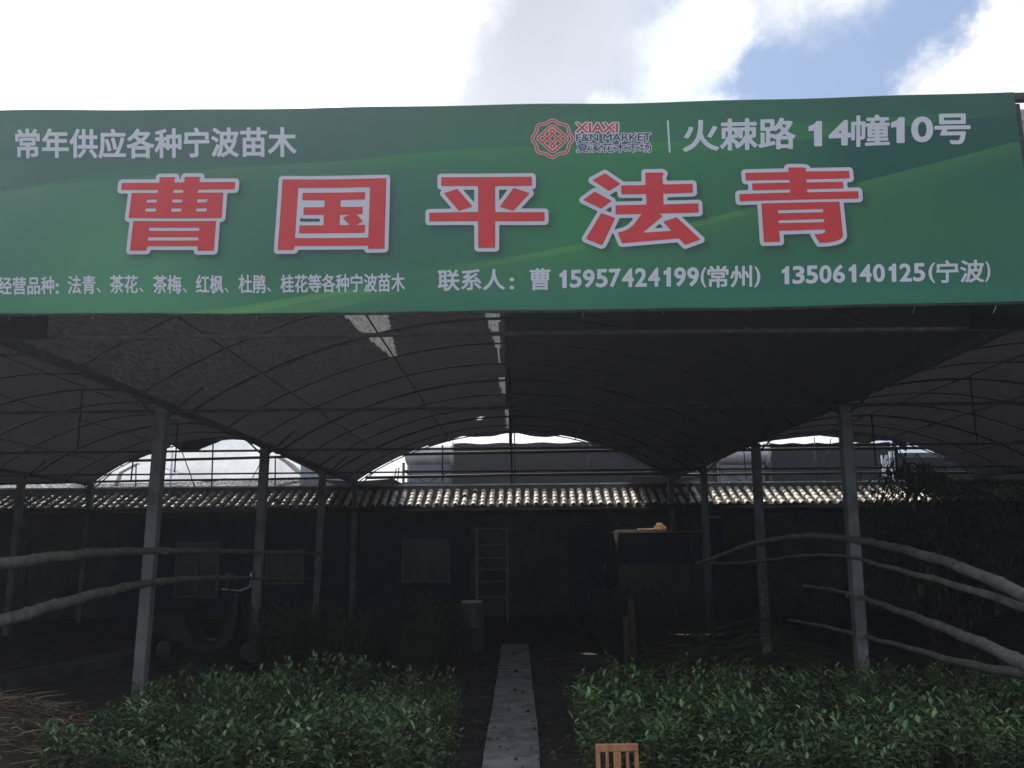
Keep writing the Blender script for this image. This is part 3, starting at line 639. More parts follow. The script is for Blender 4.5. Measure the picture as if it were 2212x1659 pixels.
# crumpled plastic beside the banner's right edge
def crumple(name, label, cat, pts, r, m, seed, squash=(1, .6, 1)):
    a = MB(); rn = random.Random(seed)
    for p in pts:
        n1, n2 = 14, 9; P = []
        for j in range(n2 + 1):
            ph = math.pi * j / n2; row = []
            for i in range(n1):
                t = 2 * math.pi * i / n1; d = Vector((math.sin(ph) * math.cos(t), math.sin(ph) * math.sin(t), math.cos(ph)))
                rr = r * (1 + .45 * noise.noise(d * 2.5 + Vector((seed, p.x, p.z))) + .2 * noise.noise(d * 6 + Vector((seed, 0, 1))))
                row.append(p + Vector((d.x * rr * squash[0], d.y * rr * squash[1], d.z * rr * squash[2])))
            row.append(row[0]); P.append(row)
        a.grid(P)
    o_ = a.build(name, m); return tag(o_, label, cat)
crumple('plastic_sheet', 'crumpled pale grey plastic sheet bunched behind the right end of the banner', 'plastic sheet', [at(2216, 262, 5.5), at(2222, 290, 5.5), at(2228, 320, 5.5)], .11, M_white2, 3)
crumple('tarpaulin', 'crumpled blue tarpaulin hanging below the pale plastic at the banner end', 'tarpaulin', [at(2226, 352, 5.55), at(2232, 385, 5.55), at(2238, 420, 5.55)], .09, mat('blue tarpaulin', (.12, .3, .5), .5, .3, 4, transl=.3), 5)
a = MB(); p = at(1165, 237, 5.35); a.tube([p - Vector((0, 0, .08)), p + Vector((0, 0, .045))], .002, 5); tag(a.build('wire_stub', M_steel), 'thin wire end sticking up above the banner top edge', 'wire')
a = MB()
for i in range(26): a.leaf(at(1035 + i * 1.4, 232 + random.uniform(-1, 3), 5.42), Vector((random.uniform(-1, 1), random.uniform(-.3, .3), random.uniform(-.2, .5))), Vector((0, -1, 0)), .03, .012)
tag(a.build('dry_leaves', M_bark), 'small dark clump of dry leaves caught on the banner top edge', 'dry leaves')

# ------------------------------------------------------------------ tiled shed across the back
SY = 18.75
shed = thing('tiled_shed', 'low shed with a tiled roof and blue walls across the back of the shade house', 'shed')
XL, XR = -13.5, 13.5
a = MB(); a.box(-13.4, -8.9, SY, SY + 2.2, 0, 2.28); a.build('wall', M_grey, shed)['label'] = 'dark grey rendered wall section'
a = MB(); a.box(-8.9, -3.75, SY - .02, SY + 2.2, 0, 2.3)
a.build('wall', M_blue, shed)['label'] = 'blue boarded wall section with white framed windows'
a = MB(); a.box(-3.75, -1.2, SY - .03, SY + 2.2, 0, 2.3); a.build('wall', M_blue, shed)['label'] = 'blue boarded wall section beside the rack'
a = MB(); a.box(-1.2, 13.4, SY - .01, SY + 2.2, 0, 2.28); a.build('wall', M_grey, shed)['label'] = 'dark grey rendered wall section right of the rack'
a = MB(); a.box(-1.2, -1.08, SY - .08, SY - .035, 0, 2.25); a.build('door_jamb', M_blue2, shed)
RS = lambda s: (SY - .32 + s * .95, 2.33 + s * .425)       # roof slope s 0 eave..1 top: (y, z)
per = .2; ncol = int((XR - XL) / per)
a = MB(); pan = MB(); rn = random.Random(4)
for i in range(ncol):
    xc = XL + (i + .5) * per; jx = rn.uniform(-.012, .012); dz = rn.uniform(-.008, .012); js = rn.uniform(-.02, .03)
    for k in range(5):                          # overlapping half-round cover tiles
        s0, s1 = k * .195 - .02 + js, (k + 1) * .195 + .04 + js; P = []
        if rn.random() < .02: continue
        kk = rn.uniform(-.01, .01)
        for s, r_ in ((s0, .060), (s1, .050)):
            y_, z_ = RS(s); lift = .03 if s == s0 else .012
            P.append([(xc + jx + kk + r_ * math.cos(t), y_, z_ + dz + lift + r_ * 1.0 * math.sin(t) - .01) for t in np.linspace(math.pi, 0, 9)])
        q_ = rn.uniform(.85, 1.25) * (1 if xc > -3.9 else .14 if xc < -9.2 else .30 + .30 * max(0, noise.noise(Vector((xc * .9, 3, 1)))) * 2) * (.45 + .55 * min(1, max(0, noise.noise(Vector((xc * .75, 0, 4))) * 3 + 1.2))); a.tint = (q_, q_, q_ * rn.uniform(.9, 1)); a.grid(P)  # left bay shade put into the tint, plus random variation between tiles
        y_, z_ = RS(s0); a.add([(xc + jx + kk + r * math.cos(t), y_ + .001, z_ + dz + .03 - .01 + r * math.sin(t)) for r in (.060, .046) for t in np.linspace(math.pi, 0, 9)], [(q, q + 1, q + 10, q + 9) for q in range(8)])
for i in range(ncol + 1):                       # concave channel tiles between them, a step at each course
    xp = XL + i * per + rn.uniform(-.01, .01)
    for k in range(5):
        P = []
        for s in (k * .20 - .03, (k + 1) * .20):
            y_, z_ = RS(s); P.append([(xp + .075 * math.cos(t), y_, z_ + (.012 if s < k * .20 else -.004) + .05 * math.sin(t) + .012) for t in np.linspace(math.pi, 2 * math.pi, 7)])
        pan.grid(P)
pan.build('channel_tiles', M_pan, shed, True)
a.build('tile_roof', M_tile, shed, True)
y0, z0 = RS(0); y1, z1 = RS(.9)
a = MB(); a.add([(x, y_, z_ - .05) for x in (XL, XR) for y_, z_ in ((y0 - .02, z0), (y1, z1), (y1, z1 - .25), (y0 + .3, z0 - .12))], [(0, 1, 5, 4), (1, 2, 6, 5), (2, 3, 7, 6), (3, 0, 4, 7), (0, 3, 2, 1), (4, 5, 6, 7)]); a.build('eave_board', M_cap, shed)
zt = at(1105, 1045, 19.25).z
a = MB(); a.box(XL, XR, y1 - .03, y1 + .12, z1 - .3, zt - .03); a.build('ridge_wall', M_cap, shed)
a = MB(); xx = XL
while xx < XR:
    w_ = rn.uniform(.8, 1.3); a.box(xx, min(XR, xx + w_ - .02), y1 - .06, y1 + .16, zt - .028, zt + rn.uniform(-.004, .006)); xx += w_
a.build('coping', mat('pale coping', (.5, .5, .49), .8, .3, 6), shed)
def window(x0, x1, z0_, z1_, Y, nm=2):
    f = MB(); t = .055
    f.box(x0, x1, Y - .05, Y, z1_ - t, z1_); f.box(x0, x1, Y - .05, Y, z0_, z0_ + t); f.box(x0, x0 + t, Y - .05, Y, z0_ + t, z1_ - t); f.box(x1 - t, x1, Y - .05, Y, z0_ + t, z1_ - t)
    for k in range(1, nm):
        xm = x0 + (x1 - x0) * k / nm; f.box(xm - .022, xm + .022, Y - .045, Y - .005, z0_ + t, z1_ - t)
    o_ = f.build('window', M_frame, shed); f = MB(); f.box(x0 + t, x1 - t, Y - .02, Y - .012, z0_ + t, z1_ - t); f.build('pane', M_glass, o_)
for xa, ya, xb, yb, nm in ((381, 1170, 470, 1291, 2), (575, 1188, 655, 1262, 2), (868, 1165, 974, 1258, 4)):
    p, q = at(xa, ya, SY - .08), at(xb, yb, SY - .08); window(p.x, q.x, q.z, p.z, SY - .031, nm)
p, q = at(1225, 1135, SY), at(1320, 1330, SY)
a = MB(); a.box(p.x, q.x, SY - .05, SY - .02, 0, p.z); d_ = a.build('door', M_blue2, shed); a = MB(); a.box(q.x - .12, q.x - .09, SY - .09, SY - .051, .95, 1.07); a.build('handle', M_chrome, d_)

# things by the shed -------------------------------------------------------
def rack(px0, px1, pt, pb, Y, rows, label):
    p, q = at(px0, pt, Y), at(px1, pb, Y); t = thing('metal_rack', label, 'rack', ((p.x + q.x) / 2, Y, 0)); w = (q.x - p.x) / 2
    for sx in (-1, 1):
        for dy in (0, .4):
            a = MB(); a.box(sx * w - .015, sx * w + .015, dy - .015, dy + .015, 0, p.z); a.build('upright', M_steelp, t)
    for y_ in rows:
        z_ = at((px0 + px1) / 2, y_, Y).z; a = MB(); a.box(-w + .015, w - .015, -.012, .412, z_ - .012, z_ + .008); a.build('shelf', M_steelp, t)
    return t
rack(1029, 1096, 1140, 1300, 17.3, (1141, 1177, 1205, 1230, 1256, 1290), 'tall open metal rack with thin shelves against the shed wall')
t = thing('wire_rack', 'pale wire rack with upright bars hung on the left wall above the thick bamboo rail', 'rack'); p, q = at(174, 1157, 18.65), at(272, 1200, 18.65)
a = MB(); a.tube([(p.x, 18.66, q.z), (p.x, 18.66, p.z), (q.x, 18.66, p.z), (q.x, 18.66, q.z)], .012, 6); a.build('rim', M_steelp, t)
a = MB()
for k in range(11): x = p.x + (q.x - p.x) * (k + .5) / 11; a.tube([(x, 18.66, q.z), (x, 18.66, p.z)], .006, 5)
a.build('wire_bars', M_steelp, t)
# blue box with clutter
p, q = at(1330, 1149, 16.6), at(1523, 1149, 16.6)
t = thing('storage_cabinet', 'blue cabinet on a grey base with sunlit clutter on its top, right of the path', 'cabinet'); zt2 = p.z
a = MB(); a.box(p.x, q.x, 16.5, 17.3, zt2 - .62, zt2 - .02); a.build('cabinet_body', M_blue2, t)
a = MB(); a.box(p.x - .03, q.x + .02, 16.47, 17.33, zt2 - .019, zt2 + .01); a.build('cabinet_top', M_paper, t)
a = MB(); a.tube([(p.x - .03, 16.46, zt2 + .004), (p.x + .5, 16.455, zt2 + .01), (p.x + 1.1, 16.46, zt2 + .002)], [.03, .026, .02], 8); a.build('draped_edge', M_drape, t, True)
a = MB(); a.box(p.x + .02, q.x - .02, 16.52, 17.28, 0, zt2 - .621); a.build('cabinet_base', mat('grey green base', (.12, .13, .12), .8, .3, 3), t)
a = MB(); a.add([(p.x - .035, 16.46, zt2), (p.x + .03, 16.46, zt2), (p.x + .01, 16.455, zt2 - .5), (p.x - .035, 16.8, zt2), (p.x - .01, 16.6, zt2 - .4)], [(0, 1, 2), (0, 2, 4, 3)]); a.build('torn_cover', M_drape, t)
def lathe(prof, n=16):
    a = MB(); a.grid([[(r_ * math.cos(2 * math.pi * k / n), r_ * math.sin(2 * math.pi * k / n), z_) for k in range(n + 1)] for r_, z_ in prof]); return a
pb_ = at(1331, 1145, 16.62)
t = thing('bottle', 'small clear bottle standing on the left corner of the blue cabinet', 'bottle', (p.x + .05, 16.6, zt2 + .011)); lathe([(.001, 0), (.035, 0), (.037, .08), (.03, .1), (.014, .12), (.014, .135)]).build('bottle_body', M_glass, t, True); lathe([(.017, .13), (.017, .155), (.001, .156)]).build('cap', M_white2, t, True)
crumple('paper_bag', 'crumpled tan paper bag on the right of the blue cabinet top', 'bag', [at(1425, 1141, 16.75)], .10, M_paper, 11, (1.1, .8, 1))
t = thing('toolbox', 'low pale toolbox lying on the middle of the blue cabinet top', 'box', (at(1396, 1148, 16.7).x, 16.72, zt2 + .011), rz=.1)
a = MB(); a.box(-.15, .15, -.08, .08, 0, .055); a.build('box_body', M_paper, t); a = MB(); a.tube([(-.05, 0, .055), (-.04, 0, .08), (.04, 0, .08), (.05, 0, .055)], .006, 6); a.build('handle', M_black, t)
crumple('cloth', 'small rumpled pale cloth between the toolbox and the tan bag on the cabinet', 'cloth', [Vector((at(1413, 1148, 16.65).x, 16.62, zt2 + .03))], .05, M_white2, 13, (1.1, .8, .6))
# water drum
pt_ = at(1034, 1300, 12.6)
t = thing('water_drum', 'pale plastic drum standing left of the far end of the path', 'drum', (pt_.x - .1, 12.6, 0)); h_ = pt_.z
lathe([(.001, 0), (.17, 0), (.19, .05), (.19, h_ * .5), (.2, h_ * .52), (.19, h_ * .54), (.19, h_ - .06), (.15, h_)], 20).build('drum_body', mat('smoky plastic', (.08, .08, .085), .35, .2, 4, spec=.5), t, True); lathe([(.155, h_ - .01), (.155, h_ + .015), (.001, h_ + .02)], 20).build('lid', M_white2, t, True)
# blue drum by the right posts
pt_ = at(1545, 1118, 16.9)
t = thing('blue_drum', 'blue drum with a pale lid standing high behind the right hand bamboo rails', 'drum', (pt_.x, 17.2, 0)); h_ = pt_.z
lathe([(.001, 0), (.2, 0), (.21, .1), (.21, h_ - .1), (.18, h_)], 20).build('drum_body', M_blue2, t, True); lathe([(.185, h_ - .01), (.185, h_ + .03), (.001, h_ + .035)], 20).build('lid', M_white2, t, True)
# scooter behind the left post
t = thing('scooter', 'dark scooter parked behind the left hedge bed with glinting handlebar and mirror', 'scooter', (-4.05, 11.2, 0), rz=-.25)
for x in (-.62, .62):
    w_ = MB(); w_.tube([(x + .2 * math.cos(k * math.pi / 10), 0, .24 + .2 * math.sin(k * math.pi / 10)) for k in range(21)], .045, 8, False); wo = w_.build('wheel', M_rubber, t, True)
    w_ = MB(); w_.tube([(x, -.03, .24), (x, .03, .24)], .11, 14); w_.build('rim', M_steel, wo)
a = MB(); a.grid([[(x, y_ * w2, z_) for y_, z_ in ((-1, zz), (-1, zz + hh), (-.6, zz + hh + .05), (.6, zz + hh + .05), (1, zz + hh), (1, zz))] for x, zz, hh, w2 in ((-.78, .5, .1, .1), (-.6, .42, .26, .15), (-.3, .36, .34, .16), (-.1, .24, .1, .16), (.2, .24, .08, .16), (.34, .3, .3, .14), (.44, .4, .5, .12), (.5, .7, .2, .1))]); a.build('body_shell', M_black, t, True)
a = MB(); a.grid([[(x, y_, z_) for y_, z_ in ((-.13, .72), (-.12, .8), (0, .82), (.12, .8), (.13, .72))] for x in (-.75, -.5, -.3, -.12)]); a.build('seat', M_rubber, t, True)
a = MB(); a.tube([(.62, 0, .24), (.46, 0, .98)], .025, 8); a.build('fork', M_black, t, True)
a = MB(); a.tube([(.40, -.34, 1.03), (.42, -.15, 1.0), (.44, 0, .98), (.42, .15, 1.0), (.40, .34, 1.03)], .016, 8); a.build('handlebar', M_chrome, t, True)
for s_ in (-1, 1):
    a = MB(); a.tube([(.42, s_ * .25, 1.0), (.44, s_ * .28, 1.14)], .007, 6); a.tube([(.44, s_ * .28, 1.18), (.47, s_ * .28, 1.18)], .055, 10); a.build('mirror', M_chrome, t)
a = MB(); a.tube([(-.72, -.1, .62), (-.95, -.1, .66), (-.95, .1, .66), (-.72, .1, .62)], .012, 6); a.build('rear_rack', M_chrome, t, True)
# thin stakes and poles
for i, (xt, yt, xb, yb, Y, r_, lb) in enumerate(((1523, 1062, 1533, 1300, 15.0, .014, 'thin pale steel stake right of the blue cabinet, rising to the roof valley'), (1486, 1050, 1500, 1300, 16.5, .012, 'thin dark stake just left of the pale stake near the blue drum'),
                                       (66, 1066, 58, 1300, 15.0, .014, 'thin stake with an orange tip standing at the far left'))):
    tp = at(xt, yt, Y); bt = at(xb, yb, Y); bt.z = -.05; t = thing('stake', lb, 'stake', (0, 0, 0)); a = MB(); a.tube([bt, tp], r_, 6); a.build('rod', M_steelp if i == 0 else M_steel, t, True)
    a = MB(); a.tube([tp, tp + Vector((0, 0, .05))], r_ * 1.8, 8); a.build('tip', mat('orange tip', (.7, .3, .06), .5) if i == 2 else M_steelp, t)

# ------------------------------------------------------------------ bamboo rails
def pole(pts, label, node=.42):
    """pts: (px, py, Y, radius)"""
    n = []; P = [(at(x, y, Y), r_) for x, y, Y, r_ in pts]
    K = 220; idx = np.linspace(0, len(P) - 1, K)
    xs = [np.interp(idx, range(len(P)), [p[0][c] for p in P]) for c in range(3)]
    ker = np.ones(25) / 25
    for c in range(3):
        e = np.concatenate([xs[c][0] - (xs[c][12:0:-1] - xs[c][0]), xs[c], xs[c][-1] - (xs[c][-2:-14:-1] - xs[c][-1])]); xs[c] = np.convolve(e, ker, 'valid')
    rr = np.interp(idx, range(len(P)), [p[1] for p in P]); pts3 = [Vector((xs[0][i], xs[1][i], xs[2][i])) for i in range(K)]
    s = 0; nxt = .2; Q = []; RR = []
    for i in range(K):
        if i: s += (pts3[i] - pts3[i - 1]).length
        bump = 1.0
        if s > nxt: bump = 1.16; nxt += node * random.uniform(.8, 1.15)
        rr[i] *= .9; Q.append(pts3[i] + Vector((0, 0, .004 * math.sin(s * 9)))); RR.append(rr[i] * bump * (1 + .05 * noise.noise(Vector((s * 3, label.__len__(), 0)))))
    a = MB(); a.tube(Q, RR, 12); o_ = a.build('bamboo_pole', M_bamboo, None, True); return tag(o_, label, 'bamboo pole', 'bamboo rails tied between the posts')
pole([(-60, 1224, 5.7, .048), (0, 1219, 5.95, .047), (110, 1204, 6.6, .045), (210, 1193, 7.4, .042), (330, 1189, 8.55, .036), (450, 1191, 10, .036), (572, 1193, 12.2, .032), (690, 1196, 15.2, .028), (720, 1196, 16.2, .02)], 'thick upper bamboo rail running from the left edge past the left posts')
pole([(-60, 1360, 5.7, .050), (0, 1342, 5.95, .05), (110, 1309, 6.6, .048), (220, 1279, 7.4, .044), (330, 1256, 8.55, .038), (450, 1247, 10, .03), (572, 1249, 12.2, .022), (650, 1252, 14.2, .016), (680, 1248, 15, .01)], 'lower bamboo rail rising from the left edge to the left post')
pole([(1503, 1219, 14.4, .035), (1540, 1208, 13.8, .04), (1590, 1187, 13, .04), (1640, 1171, 12.0, .042), (1740, 1156, 10.4, .042), (1830, 1162, 8.75, .038), (1940, 1183, 7.4, .042), (2080, 1224, 6.4, .045), (2212, 1286, 5.7, .050), (2280, 1316, 5.4, .052)], 'thick pale bamboo rail arching down to the right edge, topmost of the right hand rails')
pole([(1530, 1216, 14.0, .026), (1590, 1218, 13, .024), (1650, 1211, 12, .022), (1740, 1199, 10.4, .018), (1830, 1200, 8.75, .018), (1930, 1228, 7.6, .022), (2060, 1262, 6.6, .03), (2240, 1320, 5.7, .035)], 'slimmer bamboo rail just beneath the topmost right hand rail')
pole([(1735, 1266, 11.0, .020), (1790, 1272, 10.2, .022), (1860, 1290, 8.85, .026), (1960, 1326, 7.4, .034), (2080, 1372, 6.3, .042), (2212, 1432, 5.5, .05), (2280, 1470, 5.2, .052)], 'long bamboo rail slanting down below the middle of the right post to the right edge')
pole([(1705, 1340, 11.0, .020), (1780, 1352, 10.2, .022), (1870, 1376, 8.9, .024), (1960, 1398, 7.7, .026), (2060, 1428, 6.9, .03), (2140, 1444, 6.3, .034), (2240, 1460, 5.8, .04)], 'lowest bamboo rail crossing just above the right hedge bed')
for i, (x, y, Y) in enumerate(((345, 1190, 8.62), (338, 1256, 8.62), (1836, 1162, 8.82), (1845, 1286, 8.85))):
    p = at(x, y, Y); a = MB()
    a.tube([p + Vector((.075 * math.cos(k * math.pi / 6), .02 + .085 * math.sin(k * math.pi / 6), .03 * math.sin(k))) for k in range(13)], .005, 5, False)
    tag(a.build('rope_tie', M_string), ('cord lashing the upper left bamboo rail to the left post', 'cord lashing the lower left bamboo rail to the left post', 'cord lashing the topmost right rail to the right post', 'cord lashing the slanting rail to the middle of the right post')[i], 'cord')
# kerb beams far left and a fallen branch
t = thing('kerb_beam', 'long low concrete beam lying on the ground at the far left', 'concrete beam'); p, q = at(-30, 1452, 9.6), at(318, 1402, 12.6)
a = MB(); a.bar((p.x, p.y, .06), (q.x, q.y, .06), .42, .12); a.build('beam', M_grey, t)
a = MB(); a.tube([(-.62, 8.2, .02), (-.7, 8.7, .04), (-.6, 9.2, .03), (-.52, 9.5, .05), (-.62, 10, .03)], .008, 5); a.tube([(-.95, 8.6, .02), (-.62, 9.1, .05), (-.45, 9.9, .03)], .006, 5); tag(a.build('fallen_branch', M_bark), 'thin bare branches lying on the soil left of the path', 'branch')
crumple('paper_scrap', 'small pale scrap of litter on the soil between left bed and path', 'litter', [at(960, 1628, 6.0) * 1.0], .035, M_white2, 21, (1.6, 1, .3))

# ------------------------------------------------------------------ plants
def shrub_mesh(seed, h=.5, stems=11, nl=17, spread=.16, ll=.052, lw=.021):
    rn = random.Random(seed); lf = MB(); st = MB()
    for s in range(stems):
        az = rn.uniform(0, 6.28); rad = spread * math.sqrt(rn.random()); hh = h * rn.uniform(.78, 1.08)
        bx, by = .03 * math.cos(az), .03 * math.sin(az); tx_, ty_ = rad * math.cos(az), rad * math.sin(az)
        f = lambda t: Vector((bx + (tx_ - bx) * t ** .8, by + (ty_ - by) * t ** .8, hh * t))
        st.tube([f(0), f(.35), f(.7), f(1)], [.005, .004, .003, .0015], 4)
        for k in range(nl):
            t = .30 + .70 * (k / (nl - 1)) ** .8; p = f(t); a_ = k * 2.4 + rn.uniform(-.4, .4); tip = t > .93
            el = rn.uniform(.5, 1.1) if tip else rn.uniform(-.15, .7)
            d = Vector((math.cos(a_) * math.cos(el), math.sin(a_) * math.cos(el), math.sin(el)))
            b_ = rn.uniform(.45, 1.15) * (1.7 if tip and rn.random() < .4 else 1); yl = rn.uniform(.85, 1.45)
            lf.tint = (b_ * yl, b_, b_ * rn.uniform(.7, 1.1))
            lf.leaf(p + d * .006, d, Vector((0, 0, 1)), ll * rn.uniform(.65, 1.3), lw * rn.uniform(.75, 1.25), .25, rn.uniform(-.05, .3))
    return lf, st
protos = []
for k in range(6):
    t = thing('hedge_plant', '', 'shrub seedling'); lf, st = shrub_mesh(50 + k); lf.build('foliage', M_leaf, t); st.build('stems', M_stem, t); protos.append(t)
used = set()
def plant_at(x, y, sc_, label, group, protos_=protos):
    k = random.randrange(len(protos_)); pr_ = protos_[k]
    if (id(protos_), k) not in used: used.add((id(protos_), k)); o_ = pr_
    else: o_ = copy_tree(pr_)
    o_.location = (x, y, 0); o_.rotation_euler = (random.uniform(-.08, .08), random.uniform(-.08, .08), random.uniform(0, 6.28)); o_.scale = (sc_, sc_, sc_ * random.uniform(.86, 1.0))
    tag(o_, label, 'shrub seedling', group); return o_
def bed(x0f, x1f, x0b, x1b, y0, y1, nx, ny, label, group):
    for j in range(ny):
        v = j / (ny - 1); Y = y0 + (y1 - y0) * v
        for i in range(nx):
            u = (i + (.25 if j % 2 else -.1)) / (nx - 1); a0_, b0_ = x0f + (x0b - x0f) * v, x1f + (x1b - x1f) * v
            plant_at(a0_ + (b0_ - a0_) * u + random.uniform(-.05, .05), Y + random.uniform(-.05, .05), random.choice((random.uniform(.72, .95), random.uniform(.9, 1.15), random.uniform(1.0, 1.28))), label, group)
bed(-2.75, -.62, -3.15, -.66, 5.2, 7.7, 11, 11, 'leafy green seedling in the dense bed left of the slab path', 'seedlings packed in the left bed')
bed(.50, 3.75, .55, 4.6, 5.2, 7.7, 15, 11, 'leafy green seedling in the dense bed right of the slab path', 'seedlings packed in the right bed')
# taller dark shrubs in the shade behind
tall = []
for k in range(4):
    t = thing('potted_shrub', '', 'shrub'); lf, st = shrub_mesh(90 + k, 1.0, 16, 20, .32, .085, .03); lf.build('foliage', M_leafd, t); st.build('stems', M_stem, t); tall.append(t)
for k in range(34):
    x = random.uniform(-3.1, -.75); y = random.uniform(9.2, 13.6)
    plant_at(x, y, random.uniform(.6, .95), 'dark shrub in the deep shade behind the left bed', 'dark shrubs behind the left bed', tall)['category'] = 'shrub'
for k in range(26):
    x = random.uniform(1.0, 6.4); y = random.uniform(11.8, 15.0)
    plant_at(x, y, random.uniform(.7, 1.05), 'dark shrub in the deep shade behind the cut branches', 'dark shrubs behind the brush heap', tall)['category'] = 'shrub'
# heap of cut branches behind the right bed
def heap(name, label, cat, cx_, cy_, rx, ry, h, n, m, ll, lw, dirb, leafy=True, seed=5, parts=('twigs', 'leaves')):
    rn = random.Random(seed); t = thing(name, label, cat, (cx_, cy_, 0)); tw = MB(); lf = MB()
    for i in range(n):
        a_ = rn.uniform(0, 6.28); r_ = math.sqrt(rn.random()); x, y = rx * r_ * math.cos(a_), ry * r_ * math.sin(a_); z_ = h * (1 - r_ * r_) * rn.uniform(.3, 1.05) + .02
        az = dirb + rn.gauss(0, .7); L_ = rn.uniform(.25, .7) * (rx / .8) ** .5; d = Vector((math.cos(az), math.sin(az), rn.uniform(-.15, .3)))
        p0 = Vector((x, y, z_)); p1 = p0 + d * L_ * .5 + Vector((0, 0, .04)); p2 = p0 + d * L_ - Vector((0, 0, .03))
        p0.z = max(p0.z, .01); p1.z = max(p1.z, .01); p2.z = max(p2.z, .01)
        b_ = rn.uniform(.35, 1.3); tw.tint = (b_, b_ * rn.uniform(.85, 1), b_ * .9); tw.tube([p0, p1, p2], [.006, .004, .002], 4)
        if leafy:
            for k in range(12):
                s_ = k / 12; p = p0.lerp(p2, s_) + Vector((0, 0, .03 * math.sin(3 * s_))); q = rn.uniform(.5, 1.2); lf.tint = (q, q, q)
                lf.leaf(p, d + Vector((rn.uniform(-1, 1), rn.uniform(-1, 1), rn.uniform(-.3, .6))) * .8, Vector((0, 0, 1)), ll * rn.uniform(.7, 1.3), lw)
    tw.build(parts[0], M_straw if not leafy else M_stem, t)
    if leafy: lf.build(parts[1], m, t)
    return t
heap('brush_heap', 'heap of cut leafy branches lying behind the left end of the right bed', 'brush heap', 2.0, 9.4, 1.15, .7, .62, 190, M_leafd, .07, .014, .4)
heap('brush_heap', 'flatter heap of dark brushwood behind the middle of the right bed', 'brush heap', 3.1, 9.0, .9, .6, .4, 110, M_leafd, .06, .014, 2.8, seed=9)
a = MB(); p = at(1362, 1290, 9.9); a.tube([(p.x + .02, 9.9, 0), p], [.05, .04], 8); a.tube([(p.x - .06, 9.85, 0), (p.x - .07, 9.85, p.z - .22)], [.04, .035], 8); tag(a.build('stump_posts', M_bark), 'pair of rough stakes standing in the heap of cut branches', 'stakes')
# straw and dry weeds lower left
mound = MB(); P = []
for j in range(22):
    row = []
    for i in range(30):
        x = -4.3 + i * .055 * 1.05; y = 4.6 + j * .1; d_ = ((x + 3.45) / .75) ** 2 + ((y - 5.7) / 1.0) ** 2
        row.append((x, y, .005 + .55 * math.exp(-d_ * 1.4) + .05 * noise.noise(Vector((x * 5, y * 5, 0))) * math.exp(-d_)))
    P.append(row)
t = thing('weed_heap', 'heap of dry pulled weeds and straw at the lower left corner', 'weed heap', (0, 0, 0)); mound.grid(P); mound.build('earth', M_bark, t, True)
rn = random.Random(31); tw = MB(); lf = MB()
for i in range(1500):
    x = rn.gauss(-3.4, .42); y = rn.gauss(5.75, .55)
    if x > -2.72: x -= .9
    d_ = ((x + 3.45) / .75) ** 2 + ((y - 5.7) / 1.0) ** 2; z_ = .02 + .55 * math.exp(-d_ * 1.4) + rn.uniform(-.01, .05)
    az = rn.uniform(-.9, .5) if rn.random() < .7 else rn.uniform(0, 6.28); L_ = rn.uniform(.06, .30); d = Vector((math.cos(az), math.sin(az), rn.uniform(-.25, .3)))
    b_ = rn.choice((.25, .4, .5, .7, 1.0, 1.3)) * rn.uniform(.7, 1.2); tw.tint = (b_, b_ * rn.uniform(.82, .98), b_ * rn.uniform(.7, .95)); p0 = Vector((x, y, z_)); w2 = rn.uniform(.0012, .0032) * (2 if rn.random() < .04 else 1)
    tw.tube([p0, p0 + d * L_ * .5 + Vector((0, 0, .015)), p0 + d * L_], [w2, w2, w2 * .5], 4)
    if i % 7 == 0: q = rn.uniform(.4, 1.1); lf.tint = (q * 1.2, q, q * .7); lf.leaf(p0, d + Vector((0, 0, .6)), Vector((0, 0, 1)), rn.uniform(.04, .09), .014)
tw.build('stalks', M_straw, t); lf.build('leaves', M_leafd, t)
# trees at the right under the net
def tree(name, label, base, h, crown, n, seed, ll=.13, lw=.034, m=M_leafd):
    rn = random.Random(seed); t = thing(name, label, 'tree', base); tr = MB(); lf = MB()
    tr.tube([(0, 0, -.05), (.04, .02, h * .3), (-.03, 0, h * .6), (.02, 0, h * .85)], [.06, .05, .04, .02], 8)
    for i in range(n):
        a_ = rn.uniform(0, 6.28); z0_ = h * rn.uniform(.25, .85); el = rn.uniform(.1, 1.0); L_ = crown * rn.uniform(.55, 1.1); p0 = Vector((0, 0, z0_))
        d = Vector((math.cos(a_) * math.cos(el), math.sin(a_) * math.cos(el), math.sin(el))); p1 = p0 + d * L_ * .55; p2 = p0 + Vector((d.x, d.y, d.z * .3)) * L_ - Vector((0, 0, .12 * L_))
        tr.tube([p0, p1, p2], [.014, .009, .003], 5)
        for k in range(46):
            s_ = .25 + .75 * rn.random(); p = (p0 * (1 - s_) ** 2 + p1 * 2 * s_ * (1 - s_) + p2 * s_ ** 2) + Vector((rn.gauss(0, .09), rn.gauss(0, .09), rn.gauss(0, .08)))
            q = rn.uniform(.4, 1.35); lf.tint = (q, q * rn.uniform(.95, 1.1), q * .9); e_ = Vector((rn.uniform(-1, 1) + d.x, rn.uniform(-1, 1) + d.y, rn.uniform(-1.4, .2)))
            lf.leaf(p, e_, Vector((0, 0, 1)), ll * rn.uniform(.6, 1.3), lw * rn.uniform(.7, 1.2), .2, .3)
    tr.build('trunk', M_bark, t, True); lf.build('crown', m, t)
tree('evergreen_tree', 'dark drooping evergreen tree standing behind the right hand bamboo rails', (5.35, 10.6, 0), 2.75, 1.15, 60, 3)
tree('evergreen_tree', 'second dark evergreen tree close to the right edge, nearer than the drooping one', (5.6, 8.6, 0), 2.3, .85, 44, 8)
tree('evergreen_tree', 'low dark evergreen tree beyond the right post, hiding the end of the tiled roof', (6.2, 13.2, 0), 2.9, 1.25, 50, 13)

